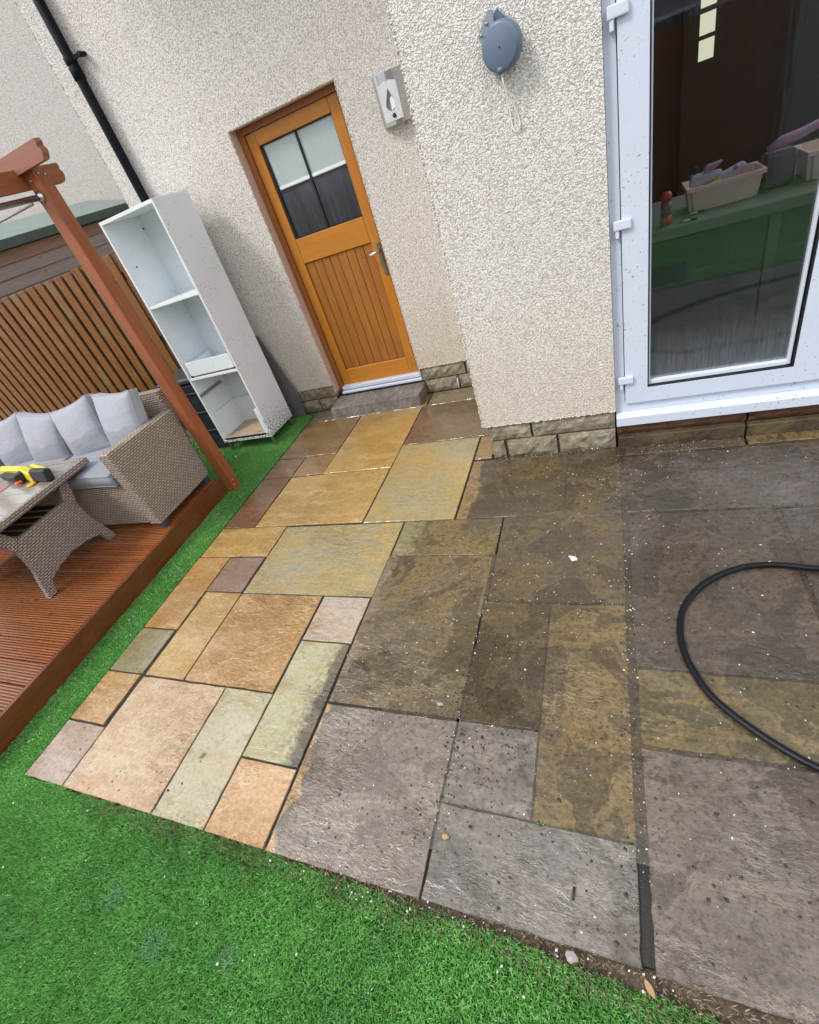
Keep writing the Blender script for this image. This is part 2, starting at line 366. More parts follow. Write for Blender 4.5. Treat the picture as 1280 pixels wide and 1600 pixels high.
def mud(m):   # mud splashed up from the ground, thick at the foot of the panel
    t = m.node_tree; p = t.nodes['Principled BSDF']; src = p.inputs['Base Color'].links[0].from_socket; L = t.links.new
    c = t.nodes.new('ShaderNodeTexCoord'); sp = t.nodes.new('ShaderNodeSeparateXYZ'); L(c.outputs['Object'], sp.inputs[0])
    nz = t.nodes.new('ShaderNodeTexNoise'); nz.inputs['Scale'].default_value = 75; nz.inputs['Detail'].default_value = 3; L(c.outputs['Object'], nz.inputs['Vector'])
    mr = t.nodes.new('ShaderNodeMapRange'); L(sp.outputs[2], mr.inputs[0]); mr.inputs[1].default_value = .0; mr.inputs[2].default_value = .55; mr.inputs[3].default_value = .50; mr.inputs[4].default_value = .80
    gt = t.nodes.new('ShaderNodeMath'); gt.operation = 'SUBTRACT'; L(nz.outputs[0], gt.inputs[0]); L(mr.outputs[0], gt.inputs[1])
    k = t.nodes.new('ShaderNodeMath'); k.operation = 'MULTIPLY'; k.use_clamp = True; L(gt.outputs[0], k.inputs[0]); k.inputs[1].default_value = 25
    mx_ = t.nodes.new('ShaderNodeMix'); mx_.data_type = 'RGBA'; L(k.outputs[0], mx_.inputs[0]); L(src, mx_.inputs[6]); mx_.inputs[7].default_value = (.10, .08, .065, 1); L(mx_.outputs[2], p.inputs['Base Color'])
mud(M['cab_side'])
M['edge'] = plain('white_edge_strip', (.85, .88, .90), .3, .02, bump=0)
M['hardboard'] = wood('bare_hardboard', (.60, .46, .32), (.42, .29, .19), 'x', .7, knots=False, wear=(.12, .08, .05))
M['table_tile'] = wood('wet_wood_effect_tile', (.37, .34, .28), (.28, .25, .20), 'x', .14, knots=False, sc=.8)
M['felt_black'] = plain('black_tub', (.022, .026, .035), .4, .2, bump=.2)
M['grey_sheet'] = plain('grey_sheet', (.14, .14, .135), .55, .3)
M['reel'] = plain('slate_blue_plastic', (.115, .155, .225), .38, .04)
M['cord'] = plain('white_cord', (.8, .8, .78), .6, .03)
M['yellow'] = plain('yellow_plastic', (.80, .68, .02), .3, .03)
M['orange'] = plain('orange_plastic', (.85, .13, .03), .3, .03)
M['hose'] = plain('wet_black_hose', (.004, .005, .008), .40, .2, spec=.3, bump=.25, bsc=260)
M['step'] = plain('step_stone', (.21, .165, .145), .4, .25, sc=14, bump=.5, bsc=40)
M['pinkplastic'] = plain('translucent_pink_tub', (.85, .62, .56), .35, .05)
M['toywhite'] = plain('white_toy', (.45, .47, .60), .35, .05)
M['toypink'] = plain('pink_toy', (.45, .22, .36), .35, .05)
M['redbottle'] = plain('red_plastic', (.50, .06, .07), .3, .1)
M['tabletop'] = plain('grey_green_table', (.20, .195, .175), .4, .1)
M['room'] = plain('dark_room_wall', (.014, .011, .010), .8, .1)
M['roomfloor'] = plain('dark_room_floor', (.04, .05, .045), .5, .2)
M['greysheets'] = wood('grey_boards', (.50, .50, .52), (.36, .36, .38), 'z', .6, knots=False)
M['tiles'] = plain('roof_tiles', (.09, .07, .065), .7, .3)
M['chip'] = plain('white_chip', (.75, .72, .68), .6, .15)
M['grit'] = plain('dark_grit', (.035, .025, .018), .45, .3)
M['twig'] = plain('dry_leaf', (.42, .26, .12), .7, .3)
M['pebble'] = plain('grey_pebble', (.34, .30, .29), .4, .2)

def mk_plinth(name, c):
    b = NB(name); v = b.vadd(b.obj(), b.vscale(b.noise(b.obj(), 9, 2, col=True), .05)); n = b.noise(v, 22, 6, .7); n2 = b.noise(v, 5, 3)
    k = b.n('ShaderNodeCombineXYZ'); r = b.rnd()
    col = b.mix(b.ss(n, .35, .7), scl(c, .45), c); col = b.mix(b.ss(n2, .4, .7, 0, .5), col, (.19, .135, .055)); col = b.mix(b.math('MULTIPLY', r, .3), col, scl(c, .5))
    sp = b.ss(b.noise(v, 120, 2), .6, .7); col = b.mix(b.math('MULTIPLY', sp, .4), col, scl(c, 1.5))
    return b.fin(col, .6, b.bump(n, 1, .02))
M['plinth'] = mk_plinth('plinth_stone', (.48, .42, .30))
M['brick'] = mk_plinth('brown_brick', (.15, .052, .028))
M['kerbstone'] = mk_plinth('brown_strip_stone', (.10, .065, .034))
def mk_soil():
    b = NB('soil'); v = b.pos(); n = b.noise(v, 45, 5, .7); n2 = b.noise(v, 8, 4)
    col = b.mix(n, (.045, .032, .022), (.17, .125, .085)); col = b.mix(b.ss(n2, .4, .65, 0, .6), col, (.24, .17, .12))
    return b.fin(col, .7, b.bump(n, 1, .012))
M['soil'] = mk_soil()
def mk_joint(name, c):
    b = NB(name); v = b.pos(); n = b.noise(v, 60, 5, .7); n2 = b.noise(v, 4, 4)
    y = b.sep(v)[1]
    col = b.mix(n, scl(c, .5), scl(c, 1.3)); col = b.mix(b.ss(n2, .45, .62, 0, .7), col, (.035, .03, .024))
    return b.fin(col, b.ss(n2, .4, .6, .2, .7), b.bump(n, .8, .006))
M['joint_old'] = mk_joint('dirt_filled_joint', (.055, .045, .028))
M['joint_new'] = mk_joint('black_washed_joint', (.014, .011, .009))
def mk_glass(name, tint, drops=True, rough=0):
    b = NB(name); b.fin(tint, rough, None, 0); b.p.inputs['IOR'].default_value = 1.5
    b.t.nodes.remove(b.p); g = b.n('ShaderNodeBsdfGlossy'); t = b.n('ShaderNodeBsdfTransparent'); f = b.n('ShaderNodeFresnel'); f.inputs[0].default_value = 1.65
    g.inputs['Roughness'].default_value = rough; t.inputs[0].default_value = (*tint, 1)
    mxs = b.n('ShaderNodeMixShader'); b.l(f.outputs[0], mxs.inputs[0]); b.l(t.outputs[0], mxs.inputs[1]); b.l(g.outputs[0], mxs.inputs[2])
    v = b.obj(); nn = b.noise(b.map(v, sc=(60, 60, 5)), 1, 3); 
    bz = b.bump(nn, .06, .004); b.l(bz, g.inputs['Normal'])
    if drops:   # condensation / water marks low on the pane
        z = b.sep(v)[2]; d = b.n('ShaderNodeBsdfDiffuse'); d.inputs[0].default_value = (.55, .6, .66, 1)
        st = b.noise(b.map(v, sc=(140, 140, 7)), 1, 3, .6); lowm = b.ss(b.math('ADD', z, b.math('MULTIPLY', st, -.10)), .30, .70, .30, .0)
        vl = b.ss(b.math('ADD', z, b.math('MULTIPLY', st, -.05)), .355, .375, .5, 0)
        f2 = b.math('MAXIMUM', b.math('MULTIPLY', lowm, st), vl); m2 = b.n('ShaderNodeMixShader'); b.l(f2, m2.inputs[0]); b.l(mxs.outputs[0], m2.inputs[1]); b.l(d.outputs[0], m2.inputs[2]); b.l(m2.outputs[0], b.out.inputs[0])
    else: b.l(mxs.outputs[0], b.out.inputs[0])
    return b.m
M['glass'] = mk_glass('patio_glass', (.90, .95, .94))
M['glass_plain'] = mk_glass('clear_glass', (.8, .84, .84), False)
M['blind'] = plain('pale_blind', (.44, .53, .54), .25, .05)
M['dark_pane'] = wood('dark_streaked_pane', (.02, .027, .036), (.06, .07, .08), 'z', .12, knots=False, sc=.6)
def emis(name, c, s):
    b = NB(name); b.fin(c, .5); b.p.inputs['Emission Color'].default_value = (*c, 1); b.p.inputs['Emission Strength'].default_value = s; return b.m
M['lit_pane'] = emis('backlit_door_pane', (.75, .70, .52), .55)
M['diffuser'] = plain('opal_diffuser', (.85, .88, .9), .25, .02, bump=0)

# ------------------------------------------------------------------ ground
g = MB(); g.box(-60, 60, -60, 60, -.30, -.030); soil = g.build('ground', M['soil']); tag(soil, 'bare brown soil showing in a thin strip between paving and lawn', kind='structure')
def lawn_edge(x):   # y of the turf's edge along the patio front
    if x < -1.2: base = .276
    elif x < .05: base = .272 - .030 * ((x + 1.2) / 1.25)
    else: base = .243
    return base + .014 * mnoise.noise(Vector((x * 7, 1, 0))) + .014 * mnoise.noise(Vector((x * 29, 5, 0))) - (.02 * max(0, math.sin((x + .3) * 2.4)) if x > -1.1 else 0)
# turf backing sheets
pts = [(x, lawn_edge(x)) for x in np.arange(-2.80, 6.01, .04)]
g = MB(); g.prism([(6, -5), *[(a, b) for a, b in pts[::-1]], (-2.80, -5)], 'z', -.028, -.011); g.box(-3.065, -2.80, -5, 3.94, -.028, -.0115); g.box(-9, -3.066, 2.60, 3.935, -.028, -.012); g.box(-9, -3.066, -5, -.62, -.028, -.0113)
lawn = g.build('lawn', M['lawnback']); tag(lawn, 'bright green artificial lawn around the patio', kind='structure')

def turf_mat():
    b = NB('turf_blades'); i = b.island(); P = b.pos(); big = b.noise(P, 2.2, 4, .6); med = b.noise(P, 14, 3)
    col = b.ramp(i, (0, (.07, .30, .045)), (.35, (.16, .52, .09)), (.7, (.29, .70, .17)), (.93, (.48, .82, .32)), (1, (.90, .92, .62)))
    col = b.mix(b.ss(big, .40, .62, .22, 0), col, (.012, .10, .015), 'MIX'); col = b.mix(b.ss(med, .5, .7, 0, .25), col, (.10, .34, .10))
    y = b.sep(P); x0 = y[0]; 
    # trodden brown thatch near the paving's edge
    br = b.math('MULTIPLY', b.math('MULTIPLY', b.ss(y[1], .10, .26), b.ss(x0, -2.45, -1.9)), b.ss(b.noise(P, 5, 4), .44, .60)); br = b.math('MULTIPLY', b.math('MULTIPLY', br, b.ss(y[1], .29, .30, 1, 0)), b.ss(b.noise(P, 60, 3), .42, .56))
    col = b.mix(b.math('MULTIPLY', br, .7), col, (.13, .10, .055))
    # pale bleached scuffs
    for cx, cy, r in ((-1.515, -.07, .075), (-1.79, .0, .07), (-1.2, -.02, .05)):
        d = b.n('ShaderNodeVectorMath', operation='DISTANCE'); b.l(P, d.inputs[0]); d.inputs[1].default_value = (cx, cy, 0)
        f = b.math('MULTIPLY', b.ss(d.outputs['Value'], 0, r, .65, 0), b.ss(i, .3, .6)); col = b.mix(f, col, (.45, .62, .55))
    b.fin(col, .38, spec=.45)
    tr = b.n('ShaderNodeBsdfTranslucent'); b.l(col, tr.inputs[0]); ms = b.n('ShaderNodeMixShader'); ms.inputs[0].default_value = .28; b.l(b.p.outputs[0], ms.inputs[1]); b.l(tr.outputs[0], ms.inputs[2]); b.l(ms.outputs[0], b.out.inputs[0])
    return b.m
M['turf'] = turf_mat()
b = NB('thatch'); M['thatch'] = b.fin(b.ramp(b.island(), (0, (.10, .075, .045)), (.5, (.26, .19, .12)), (.85, (.42, .33, .22)), (1, (.10, .22, .06))), .7)
def blades(name, regions, dens, mat, wid=.0012, hmin=.009, hmax=.018):
    V = []; 
    xs = []; ys = []
    for (x0, x1, y0, y1, test) in regions:
        n = int((x1 - x0) * (y1 - y0) * dens); x = np.random.uniform(x0, x1, n); y = np.random.uniform(y0, y1, n)
        if test: k = test(x, y); x = x[k]; y = y[k]
        xs.append(x); ys.append(y)
    x = np.concatenate(xs); y = np.concatenate(ys); n = len(x)
    a = np.random.uniform(0, 2 * np.pi, n); h = np.random.uniform(hmin, hmax, n); w = np.random.uniform(.6, 1.3, n) * wid
    lean = np.random.uniform(.1, 1.0, n) * h; fl = a + np.random.uniform(-.6, .6, n) + np.pi / 2
    # overall nap of the pile leans the same way in patches
    nap = np.array([mnoise.noise(Vector((p * 1.3, q * 1.3, 0))) * 3 + 2.2 for p, q in zip(x[:: max(1, n // 4000)], y[:: max(1, n // 4000)])])
    lx = np.cos(fl) * lean + .003; ly = np.sin(fl) * lean - .004
    cx, cy = np.cos(a) * w, np.sin(a) * w
    z0 = -.012
    P = np.empty((n, 5, 3))
    P[:, 0] = np.stack([x - cx, y - cy, np.full(n, z0)], 1); P[:, 1] = np.stack([x + cx, y + cy, np.full(n, z0)], 1)
    P[:, 2] = np.stack([x + lx * .4 + cx * .9, y + ly * .4 + cy * .9, z0 + h * .62], 1); P[:, 3] = np.stack([x + lx * .4 - cx * .9, y + ly * .4 - cy * .9, z0 + h * .62], 1)
    P[:, 4] = np.stack([x + lx, y + ly, z0 + h], 1)
    me = bpy.data.meshes.new(name); me.vertices.add(n * 5); me.vertices.foreach_set('co', P.ravel())
    i = np.arange(n) * 5
    loops = np.stack([i, i + 1, i + 2, i + 3, i + 3, i + 2, i + 4], 1).ravel()
    me.loops.add(n * 7); me.loops.foreach_set('vertex_index', loops.astype(np.int32))
    me.polygons.add(n * 2); s = np.stack([np.arange(n) * 7, np.arange(n) * 7 + 4], 1).ravel(); t = np.tile([4, 3], n)
    me.polygons.foreach_set('loop_start', s.astype(np.int32)); me.polygons.foreach_set('loop_total', t.astype(np.int32))
    me.update(calc_edges=True); me.materials.append(mat or M['thatch'])
    o = bpy.data.objects.new(name, me); COL.objects.link(o); return o
le = np.vectorize(lawn_edge)
cab_hole = None
gr = blades('artificial_grass', [
    (-3.3, .75, -.5, .30, lambda x, y: (y < np.where(x < -2.79, 9, le(x) + .004)) & (y > -.45 + np.clip((x + 1.9) * .26, 0, .6)) & ~((x < -3.07) & (y > -.6))),
    (-3.062, -2.772, .25, 3.90, None), (-3.9, -3.063, 2.60, 3.9, None), (-2.80, -2.4, 3.70, 3.92, lambda x, y: x < -2.775)], 115000, M['turf'])
tag(gr, 'dense short blades of the bright green artificial lawn', 'grass', kind='stuff')
th = blades('dry_thatch', [(-2.3, .9, .18, .31, lambda x, y: (y < le(x) + .045 * np.clip((x + 2.4), 0.15, 1)) & (y > le(x) - .035 - .03 * np.random.rand(len(x))))], 26000, None, .0014, .008, .020)
tag(th, 'short dead tan fibres and dirt along the edge of the turf', 'thatch', kind='stuff')
gr2 = blades('artificial_grass', [(-3.3, 4, -2.9, -.45, None), (.7, 4, -.45, .22, None), (-6.5, -3.07, 2.6, 3.85, lambda x, y: x < -3.9)], 7000, M['turf'], .004, .018, .035)
tag(gr2, 'more of the green artificial lawn further from the patio', 'grass', kind='stuff')

# ------------------------------------------------------------------ patio
g = MB(); g.box(-2.758, -.70, .288, 3.93, -.2, -.0085); g.box(-.6995, 2.9, .288, 2.70, -.2, -.0105)
patio = g.build('patio', M['joint_new']); tag(patio, 'riven sandstone patio, washed clean on the left and grimy on the right', kind='structure')
g = MB()
def jy(x, y0, y1, w=.03, z=-.0016): g.box(x - w / 2, x + w / 2, y0, y1, -.019, z)
def jx(y, x0, x1, w=.022, z=-.0014): g.box(x0, x1, y - w / 2, y + w / 2, -.019, z)
jy(.032, .52, 2.735, .05); jx(2.120, .055, 2.8, .020); jx(1.189, .055, 1.0, .02, -.004); jx(.876, .055, 2.8, .02, -.0018); jy(.675, 1.20, 2.11, .026, -.005); jy(.986, .30, 1.18, .02)
jx(.568, -.60, .005, .026, -.0036); jy(-.607, .42, 1.22, .022, -.002); jy(-.607, 1.42, 1.815, .022, -.0018); jx(.879, -.95, -.31, .016, -.002); jx(1.817, -1.2, -.60, .016, -.0012); jx(1.505, -.59, .005, .016, -.0017); jx(2.125, -.60, .005, .016, -.0013)
jy(-.296, .58, 1.49, .012, -.0011); jy(-.27, 2.13, 2.72, .012, -.001); jx(2.64, .055, 2.8, .02, -.001); jy(1.62, 1.2, 2.1, .02); jy(.97, 2.13, 2.62, .02); jx(2.742, -.72, .01, .022, -.002)
g.build('joint_filling', slab_mat('joint_grime', (.1, .08, .05), (.1, .08, .05), (.1, .08, .05), 3, ridge=.4, dirty=1, dirtc=((.045, .034, .02), (.085, .062, .03), (.07, .056, .036)), film=0), patio)
tones = {
 'yellow': ((.48, .295, .085), (.37, .215, .055), (.54, .38, .16)), 'orange': ((.46, .255, .075), (.38, .19, .050), (.53, .36, .17)),
 'peach': ((.54, .31, .13), (.45, .25, .09), (.58, .42, .25)), 'pink': ((.52, .31, .145), (.54, .375, .215), (.57, .44, .29)),
 'pinkgrey': ((.42, .31, .225), (.37, .265, .18), (.47, .37, .29)), 'pale': ((.46, .40, .23), (.48, .45, .31), (.50, .37, .18)),
 'green': ((.44, .41, .23), (.44, .43, .30), (.45, .36, .15)), 'olive': ((.24, .20, .085), (.26, .22, .115), (.32, .27, .16)),
 'brown': ((.19, .098, .050), (.15, .078, .040), (.23, .13, .075)), 'mauve': ((.27, .165, .115), (.24, .145, .10), (.31, .21, .16)),
 'gg': ((.40, .30, .115), (.335, .32, .205), (.46, .30, .10)), 'tan': ((.29, .18, .07), (.25, .145, .06), (.33, .22, .11)),
 'tanbrown': ((.26, .155, .055), (.20, .115, .045), (.31, .20, .085)), 'dull': ((.20, .14, .09), (.16, .115, .075), (.24, .17, .115)),
 'brr': ((.17, .115, .068), (.14, .092, .055), (.21, .145, .085)),
 'grey': ((.21, .18, .13), (.17, .15, .11), (.24, .20, .15)), 'white': ((.46, .37, .28), (.50, .44, .36), (.46, .32, .19)), 'stone': ((.24, .185, .12), (.20, .155, .10), (.29, .23, .155))}
DC_brown = ((.066, .048, .021), (.19, .125, .040), (.15, .115, .062))
DC_dark = ((.036, .030, .018), (.115, .078, .030), (.075, .062, .040))
DC_grey = ((.15, .128, .108), (.225, .192, .158), (.15, .137, .122))
DC_mid = ((.058, .048, .036), (.098, .072, .048), (.080, .068, .055))
# x0, x1, y0, y1, tone, options
T = [(-2.765, -2.463, .280, .576, 'pinkgrey', dict(ridge=.5, pits=.8, film=.3)), (-2.455, -1.850, .280, .880, 'pink', dict(ridge=.7, pits=.7, film=.7, ang=1.2)),
 (-1.842, -1.546, .280, .880, 'pale', dict(ridge=.6, pits=.3, film=.3, ang=1.1)), (-1.538, -1.242, .280, .572, 'peach', dict(ridge=.6, film=.45)),
 (-2.765, -2.490, .586, .884, 'orange', dict(ridge=.8, ang=1.1)), (-1.538, -1.242, .580, 1.192, 'green', dict(ridge=.6, dirtx=-1.30, film=.5, ang=.3)),
 (-2.762, -2.482, .892, 1.195, 'olive', dict(ridge=.5, ang=1.0, film=.25)), (-2.452, -2.158, .890, 1.504, 'yellow', dict(ridge=.7, ang=1.0, film=.3)),
 (-2.148, -1.552, .888, 1.500, 'orange', dict(ridge=1.0, ang=.9, film=.35)), (-1.538, -1.240, 1.200, 1.496, 'white', dict(ridge=.8, ang=.2)),
 (-2.762, -2.472, 1.204, 1.822, 'orange', dict(ridge=.4, film=.15)), (-2.462, -2.164, 1.513, 1.818, 'mauve', dict(ridge=.25, film=.1)),
 (-2.758, -2.154, 1.831, 2.132, 'yellow', dict(ridge=.4, film=.15, ang=.4)), (-2.144, -1.232, 1.506, 2.122, 'gg', dict(ridge=.7, film=.2, ang=.3)),
 (-2.756, -2.460, 2.142, 2.762, 'brown', dict(ridge=.25, film=.1)), (-2.450, -1.542, 2.142, 2.758, 'yellow', dict(ridge=.35, film=.15, ang=.3)),
 (-1.532, -.902, 2.134, 3.062, 'gg', dict(ridge=.4, film=.15, ang=-.8)), (-2.754, -2.460, 2.771, 3.058, 'brown', dict(ridge=.25, film=.1)),
 (-2.452, -2.150, 2.771, 3.060, 'tan', dict(ridge=.25, film=.1)), (-2.752, -2.155, 3.069, 3.688, 'tanbrown', dict(ridge=.3, film=.15, ang=-.4)),
 (-2.146, -1.538, 2.768, 3.694, 'yellow', dict(ridge=.25, film=.1)), (-1.530, -.768, 3.071, 3.690, 'brr', dict(ridge=.25, film=.1, ang=-.5)),
 (-2.752, -2.10, 3.697, 3.932, 'stone', dict(ridge=.2, film=0)), (-2.092, -1.50, 3.700, 3.932, 'tan', dict(ridge=.2, film=0)), (-1.492, -.768, 3.698, 3.932, 'stone', dict(ridge=.3, film=0)),
 (-.892, -.768, 2.764, 3.060, 'tan', dict(ridge=.3)),
 (-.890, -.273, 2.129, 2.738, 'tan', dict(ridge=.5, dirtx=-.83, dirtc=DC_dark, film=0)), (-.268, .024, 2.127, 2.738, 'tan', dict(ridge=.4, dirty=1, dirtc=DC_dark, film=0)),
 (-1.222, -.604, 1.821, 2.124, 'olive', dict(ridge=.6, dirtx=-1.10, dirtc=DC_brown, film=0)),
 (-.597, .022, 1.508, 2.123, 'tan', dict(ridge=.4, dirty=1, dirtc=DC_dark, film=0)),
 (-1.230, -.611, .884, 1.816, 'stone', dict(ridge=.9, dirtx=-1.205, dirtc=DC_brown, film=.2, ang=.3)),
 (-.606, -.2965, .881, 1.496, 'tan', dict(ridge=.5, dirty=1, dirtc=DC_dark, film=0)),
 (-.2945, .016, .571, 1.496, 'tan', dict(ridge=.6, dirty=1, dirtc=DC_brown, film=0)), (-.608, -.2965, .571, .878, 'stone', dict(ridge=.35, dirty=1, dirtc=DC_grey, film=0)),
 (-1.230, -.614, .278, .872, 'peach', dict(ridge=.8, dirtx=-1.21, dirtc=DC_grey, film=.2)), (-.608, .016, .278, .567, 'stone', dict(ridge=.8, dirty=1, dirtc=DC_grey, film=0)),
 (.040, .960, 2.125, 2.630, 'dull', dict(ridge=.6, dirty=1, dirtc=DC_mid, film=0, ang=.1)), (.980, 2.8, 2.130, 2.630, 'dull', dict(ridge=.6, dirty=1, dirtc=DC_mid, film=0)),
 (.042, .666, 1.192, 2.110, 'brown', dict(ridge=.5, dirty=1, dirtc=DC_mid, film=0)), (.683, 1.61, 1.200, 2.110, 'dull', dict(ridge=.5, dirty=1, dirtc=DC_mid, film=0, ang=.1)),
 (1.63, 2.8, 1.200, 2.110, 'dull', dict(dirty=1, dirtc=DC_mid, film=0)),
 (.046, .975, .882, 1.183, 'olive', dict(ridge=.3, dirty=1, dirtc=DC_brown, film=0)), (.044, .975, .270, .871, 'brown', dict(ridge=1.4, dirty=1, dirtc=((.080, .060, .044), (.18, .138, .105), (.14, .118, .10)), film=0, ang=.7)),
 (.996, 2.8, .270, .865, 'brown', dict(ridge=1.0, dirty=1, dirtc=DC_grey, film=0)), (.996, 2.8, .887, 1.178, 'olive', dict(dirty=1, dirtc=DC_brown, film=0)),
 (.056, .650, 2.650, 2.728, 'brown', dict(dirty=1, dirtc=DC_mid, film=0)), (.658, 2.8, 2.650, 2.728, 'tan', dict(dirty=1, dirtc=DC_brown, film=0))]
def slab(x0, x1, y0, y1, mat, rough=.0022):
    rng = random.Random(int(x0 * 991 + y0 * 377)); st = .035; per = []
    def side(a, b):
        n = max(2, int((b - a).length / st))
        return [a + (b - a) * (i / n) for i in range(n)]
    cs = [Vector((x0, y0, 0)), Vector((x1, y0, 0)), Vector((x1, y1, 0)), Vector((x0, y1, 0))]
    for i in range(4): per += side(cs[i], cs[(i + 1) % 4])
    c = Vector(((x0 + x1) / 2, (y0 + y1) / 2, 0)); tx, ty = rng.uniform(-.0035, .0035), rng.uniform(-.0035, .0035)
    bm = bmesh.new(); top = []; mid = []; bot = []
    for p in per:
        j = mnoise.noise(p * 14 + Vector((x0, y0, 0))) * rough * 1.8 + rng.uniform(-.6, .6) * rough
        d = (c - p); dn = Vector((math.copysign(1, d.x) if abs(p.x - x0) < 1e-6 or abs(p.x - x1) < 1e-6 else 0, math.copysign(1, d.y) if abs(p.y - y0) < 1e-6 or abs(p.y - y1) < 1e-6 else 0, 0))
        q = p + dn * abs(j); z = (p.x - c.x) * tx + (p.y - c.y) * ty
        zj = z + mnoise.noise(p * 9) * .0012
        bot.append(bm.verts.new((q.x, q.y, -.024))); mid.append(bm.verts.new((q.x, q.y, zj - .0022))); i2 = q + dn * (.0014 + rng.uniform(0, .0012)); top.append(bm.verts.new((i2.x, i2.y, zj)))
    n = len(per); bm.faces.new(top)
    for i in range(n):
        k = (i + 1) % n; bm.faces.new([bot[i], bot[k], mid[k], mid[i]]); bm.faces.new([mid[i], mid[k], top[k], top[i]])
    o = MB(); o.bm.free(); o.bm = bm
    return o.build('paving_slab', mat, patio)
for i, (x0, x1, y0, y1, tn, op) in enumerate(T):
    slab(x0, x1, y0, y1, slab_mat('slab_' + tn, *tones[tn], i + 1, **op), .0035 if op.get('dirty') else .0022)

# ------------------------------------------------------------------ house
house = thing('house', 'cream pebbledash house with an orange wooden back door and white patio doors', 'house', (-.77, 3.3, 0))
g = MB()   # near block and recessed block of rendered wall, with openings
def wavy_box(x0, x1, y0, y1, z0, z1): g.box(x0, x1, y0, y1, z0, z1)
g.box(-.78, .012, 2.755, 3.05, .243, 5.3); g.box(.012, 1.885, 2.755, 3.05, 2.22, 5.3); g.box(1.885, 6.0, 2.755, 3.05, .243, 5.3)
g.box(-.78, -.50, 3.05, 4.3, .243, 5.3)
g.box(-3.67, -2.472, 3.94, 4.24, .243, 5.3); g.box(-2.472, -1.565, 3.94, 4.24, 2.243, 5.3); g.box(-1.565, -.78, 3.94, 4.24, .243, 5.3)
g.box(-3.67, -3.40, 4.24, 9, .243, 5.3)
g.build('wall', M['dash'], house)
# pebbly grains standing proud along the render's free edges
g = MB()
def grains(x, y, z0, z1, axis, n):
    for _ in range(n):
        t = random.uniform(z0, z1); r = random.uniform(.004, .0085); p = [x + random.uniform(-.003, .003), y + random.uniform(-.002, .004), t] if axis == 'z' else [t, y + random.uniform(-.003, .003), x + random.uniform(-.003, .003)]
        vs = [g.bm.verts.new((p[0] + a * r, p[1] + b * r, p[2] + c * r)) for a, b, c in ((1, 0, 0), (-1, 0, 0), (0, 1, 0), (0, -1, 0), (0, 0, 1), (0, 0, -1))]
        for f in ((0, 2, 4), (2, 1, 4), (1, 3, 4), (3, 0, 4), (2, 0, 5), (1, 2, 5), (3, 1, 5), (0, 3, 5)): g.bm.faces.new([vs[i] for i in f])
grains(-.78, 2.755, .243, 3.2, 'z', 520); grains(.243, 2.755, -.78, .01, 'x', 130); grains(-2.472, 3.94, .25, 2.24, 'z', 260); grains(-1.565, 3.94, .25, 2.24, 'z', 260)
grains(2.243, 3.94, -2.47, -1.565, 'x', 130); grains(.243, 3.94, -3.67, -2.475, 'x', 160); grains(.243, 3.94, -1.56, -.78, 'x', 110); grains(-3.67, 3.94, .3, 4, 'z', 420)
tag(g.build('wall_grains', M['dash'], house), kind='stuff')
# plinth: mortar core then rock-faced stones
g = MB(); g.box(-.742, .004, 2.79, 3.0, -.1, .243); g.box(-.742, -.5, 3.0, 4.2, -.1, .2425); g.box(-3.66, -2.485, 3.965, 4.2, -.1, .2415); g.box(-1.552, -.745, 3.965, 4.2, -.1, .2415); g.box(1.9, 6, 2.79, 3, -.1, .24); g.box(-3.62, -3.42, 4.2, 9, -.1, .24)
g.build('plinth_mortar', plain('dark_mortar', (.085, .08, .075), .8, .2, bump=.5, bsc=120), house)
def stone(x0, x1, z0, z1, yf, depth=.05, mat='plinth', name='plinth_stone', amp=.016, side=False):
    bm = bmesh.new(); nx = max(3, int((x1 - x0) / .035)); nz = max(3, int((z1 - z0) / .03)); grid = []
    for k in range(nz + 1):
        row = []
        for i in range(nx + 1):
            x = x0 + (x1 - x0) * i / nx; z = z0 + (z1 - z0) * k / nz; ed = (i in (0, nx)) or (k in (0, nz))
            y = yf + (.006 if ed else -.004 + mnoise.noise(Vector((x * 19, z * 23, yf))) * amp)
            if ed: x += random.uniform(-.002, .002); z += random.uniform(-.002, .002)
            row.append(bm.verts.new((x, y, z)))
        grid.append(row)
    for k in range(nz):
        for i in range(nx): bm.faces.new([grid[k][i], grid[k][i + 1], grid[k + 1][i + 1], grid[k + 1][i]])
    per = grid[0] + [r[-1] for r in grid[1:]] + grid[-1][-2::-1] + [r[0] for r in grid[-2:0:-1]]
    bk = [bm.verts.new((v.co.x, yf + depth, v.co.z)) for v in per]; n = len(per)
    for i in range(n): bm.faces.new([per[i], bk[i], bk[(i + 1) % n], per[(i + 1) % n]])
    o = MB(); o.bm.free(); o.bm = bm; return o.build(name, M[mat], house)
for x0, x1, z0, z1 in ((-.752, -.488, .128, .241), (-.472, .006, .128, .241), (-.752, -.668, -.02, .116), (-.648, -.338, -.02, .116), (-.322, .004, -.02, .116)): stone(x0, x1, z0, z1, 2.768)
for x0, x1, z0, z1 in ((-3.66, -3.22, .128, .241), (-3.20, -2.86, .128, .241), (-2.85, -2.485, .128, .241), (-3.66, -3.35, 0, .116), (-3.34, -3.0, 0, .116), (-2.99, -2.71, 0, .116), (-2.695, -2.485, 0, .116),
                        (-1.555, -1.16, .128, .241), (-1.14, -.762, .128, .241), (-1.54, -1.245, 0, .116), (-1.225, -.762, 0, .116)): stone(x0, x1, z0, z1, 3.948)
# return faces of the stones either side of the back door
for a in ((-2.486, -2.470, 3.952, 4.10, .128, .241), (-1.567, -1.553, 3.952, 4.10, .128, .241), (-.765, -.752, 2.80, 3.93, .128, .241), (-.765, -.752, 2.80, 3.93, 0, .116)):
    g = MB(); g.box(*a, .003); g.build('plinth_stone', M['plinth'], house)
